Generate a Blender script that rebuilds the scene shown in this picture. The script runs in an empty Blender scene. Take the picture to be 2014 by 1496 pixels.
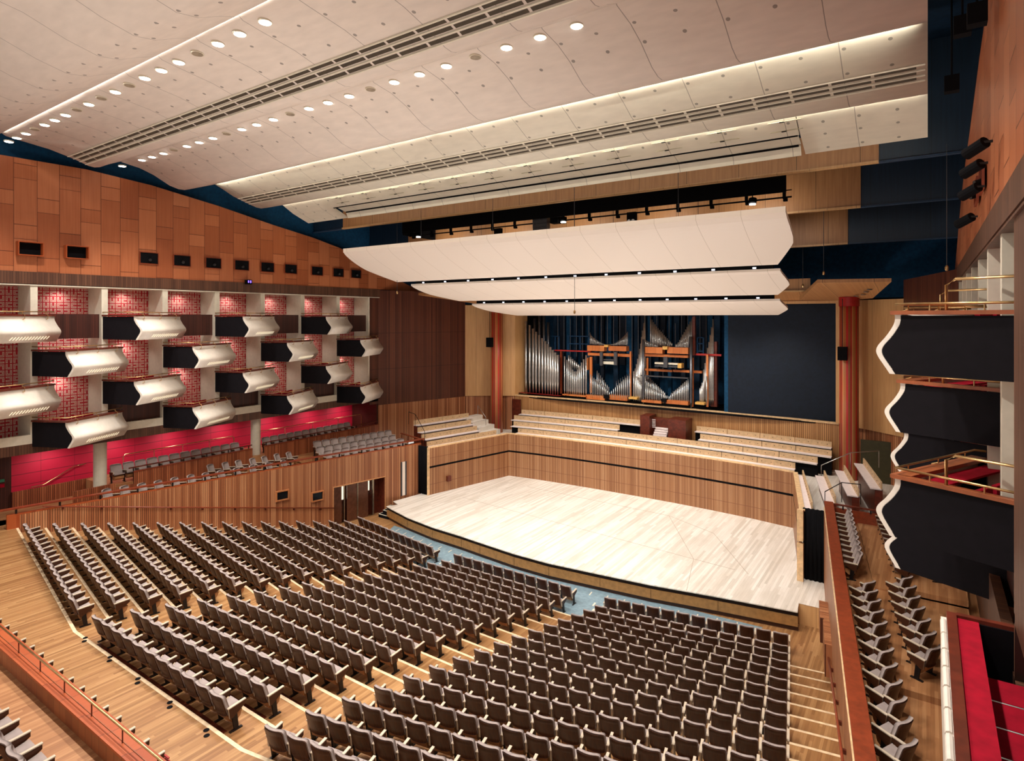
import bpy, math, random
from mathutils import Vector
random.seed(7)
COL = bpy.context.scene.collection
pi, sin, cos = math.pi, math.sin, math.cos

# ------------------------------------------------------------------ materials
def lin(c):
    return tuple(((v/255)/12.92 if v/255 <= .04045 else ((v/255+.055)/1.055)**2.4) for v in c) + (1.0,)
class NT:
    def __init__(s, name):
        s.m = bpy.data.materials.new(name); s.m.use_nodes = True; s.t = s.m.node_tree
        s.b = s.t.nodes['Principled BSDF']
    def n(s, typ, **k):
        nd = s.t.nodes.new(typ)
        for a, v in k.items(): setattr(nd, a, v)
        return nd
    def l(s, a, b): s.t.links.new(a, b)
    def math(s, op, a, b=None, c=None):
        nd = s.n('ShaderNodeMath', operation=op)
        for i, v in enumerate((a, b, c)):
            if v is None: continue
            if isinstance(v, (int, float)): nd.inputs[i].default_value = v
            else: s.l(v, nd.inputs[i])
        return nd.outputs[0]
    def pos(s):
        return s.n('ShaderNodeTexCoord').outputs['Object']
    def sep(s, v):
        nd = s.n('ShaderNodeSeparateXYZ'); s.l(v, nd.inputs[0]); return nd.outputs
    def comb(s, x, y, z):
        nd = s.n('ShaderNodeCombineXYZ')
        for i, v in enumerate((x, y, z)):
            if isinstance(v, (int, float)): nd.inputs[i].default_value = v
            else: s.l(v, nd.inputs[i])
        return nd.outputs[0]
    def noise(s, vec, scale=1., detail=3.):
        nd = s.n('ShaderNodeTexNoise'); nd.inputs['Scale'].default_value = scale; nd.inputs['Detail'].default_value = detail
        s.l(vec, nd.inputs['Vector']); return nd.outputs['Fac']
    def white(s, v):
        nd = s.n('ShaderNodeTexWhiteNoise', noise_dimensions='1D'); s.l(v, nd.inputs['W']); return nd.outputs['Value']
    def white2(s, v):
        nd = s.n('ShaderNodeTexWhiteNoise', noise_dimensions='3D'); s.l(v, nd.inputs['Vector']); return nd.outputs['Value']
    def ramp(s, fac, stops, const=False):
        nd = s.n('ShaderNodeValToRGB'); r = nd.color_ramp
        if const: r.interpolation = 'CONSTANT'
        while len(r.elements) < len(stops): r.elements.new(.5)
        for e, (p, c) in zip(r.elements, stops): e.position = p; e.color = lin(c)
        s.l(fac, nd.inputs[0]); return nd.outputs[0]
    def mix(s, fac, a, b):
        nd = s.n('ShaderNodeMix', data_type='RGBA')
        if isinstance(fac, (int, float)): nd.inputs[0].default_value = fac
        else: s.l(fac, nd.inputs[0])
        for i, v in ((6, a), (7, b)):
            if isinstance(v, tuple): nd.inputs[i].default_value = lin(v)
            else: s.l(v, nd.inputs[i])
        return nd.outputs[2]
    def bump(s, h, strength=.5, dist=.02):
        nd = s.n('ShaderNodeBump'); nd.inputs['Strength'].default_value = strength; nd.inputs['Distance'].default_value = dist
        s.l(h, nd.inputs['Height']); s.l(nd.outputs[0], s.b.inputs['Normal'])
    def done(s, col=None, rough=.5, metal=0., spec=.5):
        if col is not None:
            if isinstance(col, tuple): s.b.inputs['Base Color'].default_value = lin(col)
            else: s.l(col, s.b.inputs['Base Color'])
        s.b.inputs['Roughness'].default_value = rough; s.b.inputs['Metallic'].default_value = metal
        s.b.inputs['Specular IOR Level'].default_value = spec
        return s.m
def plain(name, c, rough=.5, metal=0., spec=.4, var=.08):
    t = NT(name)
    f = t.noise(t.pos(), 6., 2.)
    a = tuple(max(0, v*(1-var)) for v in c); b = tuple(min(255, v*(1+var)) for v in c)
    return t.done(t.ramp(f, [(.3, a), (.7, b)]), rough, metal, spec)
def glow(name, c, e):
    t = NT(name); t.done(c, .4)
    t.b.inputs['Emission Color'].default_value = lin(c); t.b.inputs['Emission Strength'].default_value = e
    return t.m
def along(t, d):
    """coordinate along the horizontal direction d"""
    x, y, z = t.sep(t.pos())
    return t.math('ADD', t.math('MULTIPLY', x, d[0]), t.math('MULTIPLY', y, d[1])), z
def slats(name, d, period, cols, groove=.16, gcol=(45, 22, 12), panel=None, hj=None, rough=.45, bmp=.6):
    t = NT(name); u, z = along(t, d)
    k = t.math('DIVIDE', u, period); fr = t.math('FRACT', k); idx = t.math('FLOOR', k)
    w = t.white(idx)
    g = t.noise(t.comb(t.math('MULTIPLY', u, 22.), 0., t.math('MULTIPLY', z, .8)), 1., 3.)
    w2 = t.math('ADD', t.math('MULTIPLY', w, .6), t.math('MULTIPLY', g, .4))
    col = t.ramp(w2, [(.15, cols[0]), (.5, cols[1]), (.85, cols[2])])
    gr = t.math('LESS_THAN', fr, groove)
    col = t.mix(gr, col, gcol)
    if panel:
        pf = t.math('FRACT', t.math('DIVIDE', u, panel)); col = t.mix(t.math('LESS_THAN', pf, .012), col, gcol)
    if hj:
        for h in hj:
            e = t.math('LESS_THAN', t.math('ABSOLUTE', t.math('SUBTRACT', z, h)), .012); col = t.mix(e, col, gcol)
    t.bump(t.math('SUBTRACT', 1., gr), bmp, .03)
    return t.done(col, rough)
def planks(name, width, length, cols, rough=.4, gap=.03, gcol=None, stain=None, spec=.4):
    """boards running along Y"""
    t = NT(name); x, y, z = t.sep(t.pos())
    kx = t.math('DIVIDE', x, width); ix = t.math('FLOOR', kx)
    off = t.math('MULTIPLY', t.white(ix), length)
    ky = t.math('DIVIDE', t.math('ADD', y, off), length); iy = t.math('FLOOR', ky)
    w = t.white2(t.comb(ix, iy, 0.))
    g = t.noise(t.comb(t.math('MULTIPLY', x, 30.), t.math('MULTIPLY', y, 1.4), z), 1., 4.)
    f = t.math('ADD', t.math('MULTIPLY', w, .55), t.math('MULTIPLY', g, .45))
    col = t.ramp(f, [(.15, cols[0]), (.5, cols[1]), (.85, cols[2])])
    gp = t.math('LESS_THAN', t.math('FRACT', kx), gap)
    col = t.mix(t.math('MULTIPLY', gp, .5), col, gcol or tuple(v*.5 for v in cols[0]))
    if stain:
        s_ = t.noise(t.comb(t.math('MULTIPLY', x, 1.2), t.math('MULTIPLY', y, .45), 0.), 1., 4.)
        s_ = t.ramp(s_, [(.45, (0, 0, 0)), (.75, (255, 255, 255))])
        col = t.mix(t.math('MULTIPLY', s_, .45), col, stain)
    return t.done(col, rough, 0., spec)

M = {}
M['floor'] = planks('beech_strip_floor', .075, 1.6, [(128, 87, 51), (156, 113, 70), (180, 138, 92)], .4, stain=(132, 84, 52))
M['terrace'] = planks('terrace_floor', .075, 1.6, [(136, 88, 54), (162, 112, 72), (182, 134, 92)], .4)
M['stage'] = planks('pale_stage_floor', .11, 3.2, [(196, 186, 172), (220, 211, 199), (234, 227, 217)], .42, gap=.05, gcol=(178, 166, 150), stain=(188, 174, 156))
M['nosing'] = plain('pale_nosing', (222, 196, 160), .4)
LD = (.196, .981); RD = (-.154, .988)
SL = [(140, 82, 50), (172, 110, 70), (202, 146, 102)]
M['slat_l'] = slats('oak_slats_left', LD, .085, SL, .2, (78, 36, 20), panel=1.7)
M['slat_r'] = slats('oak_slats_right', RD, .085, SL, .2, (78, 36, 20), panel=1.7)
M['slat_y'] = slats('oak_slats_side', (0, 1), .085, [(128, 66, 38), (158, 88, 54), (184, 112, 72)], .2, (70, 30, 18), panel=1.7)
M['slat_x'] = slats('oak_slats_rear', (1, 0), .11, [(166, 116, 68), (184, 134, 84), (198, 150, 98)], .2, (110, 70, 38), panel=2.2)
AD = (.275, .961)
M['dark_a'] = slats('dark_slats_left', AD, .13, [(74, 36, 24), (96, 50, 34), (112, 62, 42)], .16, (44, 20, 14), panel=2.6, hj=(8.4, 10.9), bmp=.8)
M['dark_b'] = slats('dark_slats_right', (-.275, .961), .13, [(74, 36, 24), (96, 50, 34), (112, 62, 42)], .16, (44, 20, 14), panel=2.6, hj=(8.4, 10.9), bmp=.8)
M['low_a'] = slats('lower_slats_left', AD, .11, SL, .2, (88, 42, 22), panel=2.6)
M['low_b'] = slats('lower_slats_right', (-.275, .961), .11, SL, .2, (88, 42, 22), panel=2.6)
M['band'] = slats('brown_band_slats', (0, 1), .1, [(72, 44, 30), (90, 57, 40), (106, 70, 50)], .12, (46, 26, 18))
M['boxdark'] = slats('dark_box_slats', (0, 1), .07, [(52, 22, 16), (66, 30, 22), (80, 38, 28)], .14, (30, 12, 10))
M['stagewall_x'] = slats('stage_wall_boards', (1, 0), .07, [(134, 88, 56), (158, 110, 72), (180, 136, 98)], .06, (120, 74, 50), panel=1.45, hj=(1.45, 3.12))
M['stagewall_y'] = slats('stage_side_boards', (0, 1), .07, [(134, 86, 54), (158, 108, 70), (180, 134, 94)], .06, (116, 68, 44), panel=1.45, hj=(1.45, 3.12))
M['mahog'] = plain('mahogany_rail', (128, 56, 32), .35, var=.1)
M['mahog_d'] = plain('dark_mahogany', (92, 38, 24), .35, var=.15)
M['orange'] = planks('orange_fascia_wood', .9, 4., [(146, 62, 26), (160, 74, 34), (174, 86, 42)], .42)
M['oakcap'] = plain('pale_oak_cap', (222, 186, 140), .4)
M['bench'] = plain('bench_plywood', (202, 170, 130), .5, var=.06)
M['seatboard'] = plain('white_seat_board', (226, 212, 208), .45, var=.03)
M['cream'] = plain('cream_paint', (214, 206, 186), .6, var=.02)
M['black'] = plain('black_cloth', (14, 13, 15), .9, spec=.1)
M['boxside'] = plain('black_box_side', (17, 14, 18), .75, spec=.12, var=.1)
M['white'] = plain('white_box_front', (226, 216, 202), .4, var=.02)
M['slit'] = glow('lit_slit', (255, 246, 215), .9)  # glow stands in for light in the open slits
M['brass'] = plain('brass', (196, 160, 110), .28, .9)
M['steel'] = plain('dark_steel', (40, 36, 34), .4, .6)
M['bluew'] = plain('deep_blue_paint', (14, 62, 94), .7, spec=.2, var=.1)
M['bluep'] = plain('dark_blue_panel', (20, 44, 66), .7, spec=.2, var=.08)
M['navy'] = plain('navy_shutter', (16, 26, 40), .65, spec=.25, var=.12)
M['walnut'] = NT('walnut_shell')
_t = M['walnut']; _x, _y, _z = _t.sep(_t.pos())
M['walnut'] = _t.done(_t.ramp(_t.noise(_t.comb(_t.math('MULTIPLY', _x, 40.), _y, _t.math('MULTIPLY', _z, 3.)), 1., 3.), [(.3, (52, 27, 16)), (.7, (82, 47, 28))]), .4, 0., .25)
M['fabric'] = plain('grey_lilac_fabric', (156, 142, 137), .85, spec=.2, var=.05)
M['armtop'] = plain('pale_arm_top', (196, 180, 158), .4, var=.05)
M['tan'] = plain('tan_under_seat', (180, 128, 84), .5)
M['leg'] = plain('black_iron', (26, 22, 22), .4, .3)
M['red'] = plain('red_upholstery', (150, 16, 36), .8, spec=.1)
M['redwood'] = plain('red_lacquer', (160, 34, 30), .4)
M['yellow'] = plain('yellow_box', (206, 160, 84), .5)
M['orgwood'] = planks('organ_chest_wood', .6, 3., [(178, 96, 46), (198, 116, 60), (212, 134, 76)], .4)
M['tin'] = plain('organ_tin', (196, 194, 190), .32, .88, var=.05)
M['tin2'] = plain('organ_zinc', (104, 106, 112), .35, .85)
M['grey'] = plain('grey_box', (62, 62, 66), .5)
M['pit'] = plain('grey_blue_lino', (120, 142, 152), .5, var=.08)
M['glass'] = None
g = NT('door_glass'); g.b.inputs['Base Color'].default_value = (.9, .93, .9, 1); g.b.inputs['Roughness'].default_value = .05
g.b.inputs['Transmission Weight'].default_value = 1.; g.b.inputs['IOR'].default_value = 1.1; M['glass'] = g.m
M['lamp'] = glow('lamp_face', (255, 250, 240), 9.)
M['lampdim'] = plain('lamp_unlit', (150, 136, 116), .5)
M['screen'] = plain('screen_glass', (16, 18, 22), .15)
M['green'] = glow('green_sign', (60, 200, 150), 1.2)
M['violet'] = glow('violet_led', (120, 90, 255), 3.)

def timber():
    """book-matched veneer panels: columns .81 m wide of tall and short pieces"""
    t = NT('veneer_wall_panels'); x, y, z = t.sep(t.pos())
    k = t.math('DIVIDE', t.math('SUBTRACT', y, 9.05), .81); c = t.math('FLOOR', k); fr = t.math('FRACT', k)
    odd = t.math('MODULO', t.math('ADD', c, 40.), 2.)
    zz = t.math('ADD', t.math('ADD', z, t.math('MULTIPLY', odd, 1.25)), t.math('MULTIPLY', c, .10))
    kz = t.math('DIVIDE', zz, 2.55); iz = t.math('FLOOR', kz); fz = t.math('FRACT', kz)
    small = t.math('LESS_THAN', fz, .24)
    w = t.white2(t.comb(c, iz, small))
    gy = t.noise(t.comb(0., t.math('MULTIPLY', y, 16.), t.math('MULTIPLY', z, .5)), 1., 4.)
    f = t.math('ADD', t.math('MULTIPLY', w, .5), t.math('MULTIPLY', gy, .5))
    col = t.ramp(f, [(.2, (148, 78, 44)), (.5, (166, 94, 56)), (.8, (186, 114, 74))])
    e1 = t.math('LESS_THAN', t.math('MINIMUM', fr, t.math('SUBTRACT', 1., fr)), .012)
    e2 = t.math('LESS_THAN', fz, .007)
    e3 = t.math('LESS_THAN', t.math('ABSOLUTE', t.math('SUBTRACT', fz, .24)), .005)
    e = t.math('MAXIMUM', e1, t.math('MAXIMUM', e2, e3))
    col = t.mix(e, col, (92, 42, 20))
    return t.done(col, .4)
M['timber'] = timber()
def wood_panels(name, cols, period, horiz=None):
    t = NT(name); x, y, z = t.sep(t.pos())
    g = t.noise(t.comb(t.math('MULTIPLY', x, 14.), 0., t.math('MULTIPLY', z, .7)), 1., 3.)
    col = t.ramp(g, [(.25, cols[0]), (.75, cols[1])])
    e = t.math('LESS_THAN', t.math('FRACT', t.math('DIVIDE', t.math('ADD', x, 40.), period)), .008)
    col = t.mix(e, col, tuple(v*.4 for v in cols[0]))
    return t.done(col, .45)
M['band_wood'] = wood_panels('reflector_wood', [(164, 112, 66), (192, 138, 88)], 2.05)
M['pale_wood'] = wood_panels('pale_wood_panels', [(198, 150, 96), (216, 170, 116)], 1.1)
M['blue_band'] = wood_panels('blue_reflector', [(16, 34, 52), (22, 44, 64)], 2.05)

def ceil_mat(name, base, dots, oy):
    t = NT(name); x, y, z = t.sep(t.pos())
    n_ = t.noise(t.comb(x, t.math('MULTIPLY', y, 3.), 0.), 1.5, 2.)
    col = t.ramp(n_, [(.3, tuple(v*.96 for v in base)), (.7, base)])
    fx = t.math('FRACT', t.math('DIVIDE', t.math('ADD', x, 39.0+.6), 2.))
    seam = t.math('LESS_THAN', t.math('ABSOLUTE', t.math('SUBTRACT', fx, .5)), .005)
    if dots:
        u = t.math('SUBTRACT', t.math('FRACT', t.math('DIVIDE', x, 1.)), .5)
        for d in dots:
            v = t.math('SUBTRACT', y, d)
            dd = t.math('SQRT', t.math('ADD', t.math('MULTIPLY', u, u), t.math('MULTIPLY', v, v)))
            seam = t.math('MAXIMUM', seam, t.math('LESS_THAN', dd, .05))
    col = t.mix(seam, col, tuple(v*.68 for v in base))
    t.bump(t.math('SUBTRACT', 1., seam), .3, .02)
    return t.done(col, .6, 0., .2)

def wallpaper():
    """red paper with cream square-spiral motifs"""
    t = NT('red_maze_paper'); x, y, z = t.sep(t.pos())
    s_ = .27
    ku = t.math('DIVIDE', y, s_); kv = t.math('DIVIDE', z, s_)
    iu, iv = t.math('FLOOR', ku), t.math('FLOOR', kv)
    u = t.math('SUBTRACT', t.math('FRACT', ku), .5); v = t.math('SUBTRACT', t.math('FRACT', kv), .5)
    r = t.white2(t.comb(iu, iv, 3.))
    sw = t.math('LESS_THAN', r, .5); sg = t.math('SUBTRACT', t.math('MULTIPLY', t.math('GREATER_THAN', t.math('FRACT', t.math('MULTIPLY', r, 7.)), .5), 2.), 1.)
    a = t.math('ADD', t.math('MULTIPLY', u, sw), t.math('MULTIPLY', v, t.math('SUBTRACT', 1., sw)))
    b = t.math('ADD', t.math('MULTIPLY', v, sw), t.math('MULTIPLY', u, t.math('SUBTRACT', 1., sw)))
    b = t.math('MULTIPLY', b, sg)
    m = t.math('MAXIMUM', t.math('ABSOLUTE', u), t.math('ABSOLUTE', v))
    inside = t.math('LESS_THAN', m, .42)
    notch = t.math('MULTIPLY', t.math('LESS_THAN', t.math('ABSOLUTE', a), .13), t.math('GREATER_THAN', b, -.12))
    line = t.math('MULTIPLY', t.math('LESS_THAN', t.math('ABSOLUTE', t.math('SUBTRACT', m, .27)), .03), t.math('LESS_THAN', b, .25))
    cr = t.math('MULTIPLY', inside, t.math('SUBTRACT', 1., t.math('MAXIMUM', notch, line)))
    return t.done(t.mix(cr, (196, 24, 44), (226, 192, 176)), .7)
M['paper'] = wallpaper()
def redwall():
    t = NT('red_wall_panels'); x, y, z = t.sep(t.pos())
    e = t.math('LESS_THAN', t.math('FRACT', t.math('DIVIDE', y, 1.35)), .01)
    for h in (4.35, 4.85, 5.35):
        e = t.math('MAXIMUM', e, t.math('LESS_THAN', t.math('ABSOLUTE', t.math('SUBTRACT', z, h)), .014))
    return t.done(t.mix(e, (196, 18, 56), (120, 10, 34)), .6)
M['redwall'] = redwall()
def stripes():
    t = NT('red_and_wood_striped_column'); x, y, z = t.sep(t.pos())
    a = t.math('DIVIDE', t.math('ADD', t.math('ARCTAN2', y, x), pi), 2*pi)
    k = t.math('FRACT', t.math('MULTIPLY', a, 6.))
    col = t.ramp(k, [(0., (184, 116, 66)), (.28, (198, 40, 44)), (.5, (150, 88, 48)), (.72, (184, 30, 40)), (.86, (206, 146, 92))], True)
    return t.done(col, .4)
M['stripe'] = stripes()
M['canopy'] = None
t = NT('white_canopy_cloth'); x, y, z = t.sep(t.pos())
e = t.math('LESS_THAN', t.math('FRACT', t.math('DIVIDE', t.math('ADD', x, 20.6), 1.6)), .012)
M['canopy'] = t.done(t.mix(e, (238, 224, 210), (206, 190, 172)), .55)

# ------------------------------------------------------------------ mesh tools
class MB:
    def __init__(s): s.v = []; s.f = []; s.mi = []
    def add(s, vs, fs, mi=0):
        o = len(s.v); s.v += [tuple(p) for p in vs]
        for f in fs: s.f.append(tuple(o+i for i in f)); s.mi.append(mi)
        return s
    def box(s, x0, x1, y0, y1, z0, z1, mi=0):
        return s.add([(x0,y0,z0),(x1,y0,z0),(x1,y1,z0),(x0,y1,z0),(x0,y0,z1),(x1,y0,z1),(x1,y1,z1),(x0,y1,z1)],
            [(0,3,2,1),(4,5,6,7),(0,1,5,4),(1,2,6,5),(2,3,7,6),(3,0,4,7)], mi)
    def obox(s, c, sz, rz=0., mi=0):
        hx, hy, hz = sz[0]/2, sz[1]/2, sz[2]/2; a, b = cos(rz), sin(rz)
        vs = [(c[0]+a*x-b*y, c[1]+b*x+a*y, c[2]+z) for z in (-hz, hz) for x, y in ((-hx,-hy),(hx,-hy),(hx,hy),(-hx,hy))]
        return s.add(vs, [(0,3,2,1),(4,5,6,7),(0,1,5,4),(1,2,6,5),(2,3,7,6),(3,0,4,7)], mi)
    def prism(s, poly, z0, z1, mi=0):
        n = len(poly); zz0 = z0 if isinstance(z0, (list, tuple)) else [z0]*n; zz1 = z1 if isinstance(z1, (list, tuple)) else [z1]*n
        vs = [(p[0], p[1], zz0[i]) for i, p in enumerate(poly)] + [(p[0], p[1], zz1[i]) for i, p in enumerate(poly)]
        fs = [tuple(reversed(range(n))), tuple(range(n, 2*n))] + [(i, (i+1) % n, n+(i+1) % n, n+i) for i in range(n)]
        return s.add(vs, fs, mi)
    def wall(s, p0, p1, z0, z1, th=.1, mi=0, z1b=None):
        """upright slab along the line p0-p1, th thick to the left of it"""
        d = Vector((p1[0]-p0[0], p1[1]-p0[1])).normalized(); n = Vector((-d.y, d.x))*th
        z1b = z1 if z1b is None else z1b
        return s.prism([p0, p1, (p1[0]+n.x, p1[1]+n.y), (p0[0]+n.x, p0[1]+n.y)], z0, [z1, z1b, z1b, z1], mi)
    def quad(s, a, b, c, d, mi=0): return s.add([a, b, c, d], [(0, 1, 2, 3)], mi)
    def extrude_x(s, prof, x0, x1, th, mi=0, up=True):
        """sheet with profile (y,z) swept along X, th thick"""
        n = len(prof); vs = []
        for x in (x0, x1):
            for y, z in prof: vs.append((x, y, z))
            for y, z in prof: vs.append((x, y, z+th))
        fs = []
        for i in range(n-1):
            fs.append((i, i+1, 2*n+i+1, 2*n+i)); fs.append((n+i, 3*n+i, 3*n+i+1, n+i+1))
            fs.append((i, n+i, n+i+1, i+1)); fs.append((2*n+i, 2*n+i+1, 3*n+i+1, 3*n+i))
        fs.append((0, 2*n, 3*n, n)); fs.append((n-1, 2*n-1, 4*n-1, 3*n-1))
        return s.add(vs, fs, mi)
    def tube(s, pts, r, seg=8, mi=0):
        pts = [Vector(p) for p in pts]; rings = []
        for i, p in enumerate(pts):
            d = (pts[min(i+1, len(pts)-1)]-pts[max(i-1, 0)]).normalized()
            up = Vector((0, 0, 1)) if abs(d.z) < .95 else Vector((1, 0, 0))
            a = d.cross(up).normalized(); b = a.cross(d)
            rings.append([p+a*r*cos(2*pi*k/seg)+b*r*sin(2*pi*k/seg) for k in range(seg)])
        vs = [v for rg in rings for v in rg]; fs = []
        for i in range(len(pts)-1):
            for k in range(seg): fs.append((i*seg+k, i*seg+(k+1) % seg, (i+1)*seg+(k+1) % seg, (i+1)*seg+k))
        fs.append(tuple(reversed(range(seg)))); fs.append(tuple((len(pts)-1)*seg+k for k in range(seg)))
        return s.add(vs, fs, mi)
    def lathe(s, prof, c=(0, 0, 0), seg=24, mi=0):
        vs = [(c[0]+r*cos(2*pi*k/seg), c[1]+r*sin(2*pi*k/seg), c[2]+z) for r, z in prof for k in range(seg)]; fs = []
        for i in range(len(prof)-1):
            for k in range(seg): fs.append((i*seg+k, i*seg+(k+1) % seg, (i+1)*seg+(k+1) % seg, (i+1)*seg+k))
        fs.append(tuple(reversed(range(seg)))); fs.append(tuple((len(prof)-1)*seg+k for k in range(seg)))
        return s.add(vs, fs, mi)
    def mesh(s, name, mats, smooth=False):
        me = bpy.data.meshes.new(name); me.from_pydata(s.v, [], s.f)
        for m in (mats if isinstance(mats, (list, tuple)) else [mats]): me.materials.append(M[m] if isinstance(m, str) else m)
        me.polygons.foreach_set('material_index', s.mi)
        if smooth: me.polygons.foreach_set('use_smooth', [True]*len(s.f))
        me.update(); return me
    def build(s, name, mats, parent=None, smooth=False, loc=None):
        o = bpy.data.objects.new(name, s.mesh(name, mats, smooth)); COL.objects.link(o)
        if parent: o.parent = parent
        if loc: o.location = loc
        return o
def tag(o, label=None, cat=None, group=None, kind=None):
    if label: o['label'] = label
    if cat: o['category'] = cat
    if group: o['group'] = group
    if kind: o['kind'] = kind
    return o
def empty(name, loc=(0, 0, 0), rz=0., **k):
    o = bpy.data.objects.new(name, None); COL.objects.link(o); o.location = loc; o.rotation_euler = (0, 0, rz); o.empty_display_size = .2
    return tag(o, **k)
def copy_tree(o, parent=None):
    c = o.copy(); COL.objects.link(c)
    if parent: c.parent = parent
    for ch in list(o.children): copy_tree(ch, c)
    return c
def struct(name, mb, mats, label=None, smooth=False):
    o = mb.build(name, mats, smooth=smooth); return tag(o, label=label, kind='structure')
ORD = ['first','second','third','fourth','fifth','sixth','seventh','eighth','ninth','tenth','eleventh','twelfth','thirteenth','fourteenth','fifteenth','sixteenth','seventeenth','eighteenth']

# camera model of the survey: used to turn a sighted direction and a known plane into a place
CX, CZ, YAW, FP, HY = 15.25, 12., .602, 1190., 624.
def proj(p):
    dx = p[0]-CX; d = -sin(YAW)*dx+cos(YAW)*p[1]; r = cos(YAW)*dx+sin(YAW)*p[1]
    return (1007+FP*r/d, HY-FP*(p[2]-CZ)/d, d) if d > .1 else (-9999, -9999, d)
def at(px, py, x=None, y=None, z=None):
    r = (px-1007)/FP; u = (HY-py)/FP; v = (-sin(YAW)+cos(YAW)*r, cos(YAW)+sin(YAW)*r, u)
    t = (x-CX)/v[0] if x is not None else y/v[1] if y is not None else (z-CZ)/v[2]
    return Vector((CX+t*v[0], t*v[1], CZ+t*v[2]))

# ------------------------------------------------------------------ stalls floor
RH = .2125
def zrow(k): return RH*max(0, k-1)
def rowpts(k):
    if k == 0: return 22.0, 22.0, 11.2, 23.08
    j = k-1
    return 21.12-.9425*j, 21.17-.945*j, 11.34+.156*j, 22.24-.909*j
def lwx(y): return -11.44-.2*(28.67-y)
def rwx(y): return 12.04+.156*(25.92-y)
def nose(k, off=-.06):
    ym, yi, xo, yo = rowpts(k); sl = (yo-yi)/(xo-4.65)
    ye = yi+sl*(17.-4.)
    return [(-17., ye+off), (-4., ym+off), (4., ym+off), (17., ye+off)]
fl = MB()
n1 = nose(1)
fl.add([(n1[0][0], n1[0][1], 0), (n1[1][0], n1[1][1], 0), (n1[2][0], n1[2][1], 0), (n1[3][0], n1[3][1], 0), (17, 30, 0), (-17, 30, 0)], [(0, 1, 2, 3, 4, 5)])
for k in range(1, 17):
    a = nose(k); b = nose(k+1) if k < 16 else [(-19.2, -2.), (-4., -2.), (4., -2.), (17.5, -2.)]
    if k == 16: a2 = [(-19.2, a[0][1]+.5)] + a[1:]
    z = RH*k
    for i in range(3):
        p, q = a[i], a[i+1]; r, s_ = b[i+1], b[i]
        fl.quad((s_[0], s_[1], z), (r[0], r[1], z), (q[0], q[1], z), (p[0], p[1], z))
        fl.quad((p[0], p[1], z-RH), (p[0], p[1], z), (q[0], q[1], z), (q[0], q[1], z-RH))
        fl.quad((p[0], p[1]-.085, z+.004), (q[0], q[1]-.085, z+.004), (q[0], q[1], z+.004), (p[0], p[1], z+.004), 1)
        fl.quad((p[0], p[1]+.003, z-.05), (p[0], p[1]+.003, z+.004), (q[0], q[1]+.003, z+.004), (q[0], q[1]+.003, z-.05), 1)
fl.box(-21., -17., -2., 30., 3.25, 3.39)
struct('floor', fl, ['floor', 'nosing'], 'raked wood strip floor of the stalls with pale step nosings')
fp = MB(); fp.prism([(-10.1, 24.9), (-8.9, 22.4), (-4.6, 21.2), (4.6, 21.2), (8.9, 22.4), (10.0, 24.8), (0, 24.2)], .002, .008)
struct('floor.001', fp, 'pit', 'grey blue lino strip of the orchestra pit lift before the stage')
# white tape dashes on the lino
dm = MB(); pts = []
SF = [(-11.22, 25.35), (-8.81, 24.63), (-6.6, 24.24), (-4.5, 24.1), (-3.18, 23.95), (-.96, 23.72), (.97, 23.7), (3.43, 23.95), (5.66, 24.2), (8.3, 24.69), (11.17, 25.13)]
for i in range(26):
    x = -9.4+i*.74
    for a, b in zip(SF[:-1], SF[1:]):
        if a[0] <= x <= b[0]: y = a[1]+(b[1]-a[1])*(x-a[0])/(b[0]-a[0])
    dm.obox((x, y-.33, .012), (.05, .34, .006), .15)
for x, y in ((-4.1, 22.75), (-3.9, 22.15), (-4.35, 22.4), (3.75, 22.8), (4.15, 22.95), (3.95, 22.3)): dm.obox((x, y, .012), (.07, .3, .006), .1)
struct('trim_1', dm, 'cream', 'short white tape dashes on the blue pit floor')

# ------------------------------------------------------------------ stage
sg = MB()
back = [(9.35, 35.0), (7.2, 35.35), (4.9, 35.56), (2.5, 35.68), (.14, 35.7), (-2.5, 35.68), (-4.9, 35.6), (-7.2, 35.45), (-9.2, 35.2)]
poly = SF + [(11.05, 26.2), (10.9, 28.5), (10.66, 28.5)] + back + [(-10.66, 28.5), (-11.3, 28.5), (-11.6, 26.3), (-10.9, 26.0)]
sg.prism(poly, .76, .8)
tag(sg.build('stage_floor', 'stage'), 'pale bleached timber stage platform floor', 'stage', kind='structure')
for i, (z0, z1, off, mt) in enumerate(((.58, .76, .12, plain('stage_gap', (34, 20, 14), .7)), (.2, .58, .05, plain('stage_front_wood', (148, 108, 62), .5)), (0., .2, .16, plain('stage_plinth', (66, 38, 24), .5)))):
    m = MB()
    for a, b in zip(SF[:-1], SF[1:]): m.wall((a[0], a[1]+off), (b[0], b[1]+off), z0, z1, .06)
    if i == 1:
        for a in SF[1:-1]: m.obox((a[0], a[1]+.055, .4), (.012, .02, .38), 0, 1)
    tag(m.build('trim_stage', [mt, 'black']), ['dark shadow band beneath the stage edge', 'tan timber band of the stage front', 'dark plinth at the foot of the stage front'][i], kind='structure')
m = MB(); m.prism([(11.06, 25.9), (12.1, 25.95), (11.75, 28.5), (10.92, 28.5)], 0, .8); m.prism([(11.05, 25.89), (12.1, 25.94), (11.75, 28.5), (10.92, 28.5)], .8, .81, 1)
tag(m.build('platform', ['pale_wood', 'stage']), 'small pale timber platform beside the right end of the stage', 'platform', kind='structure')
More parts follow.
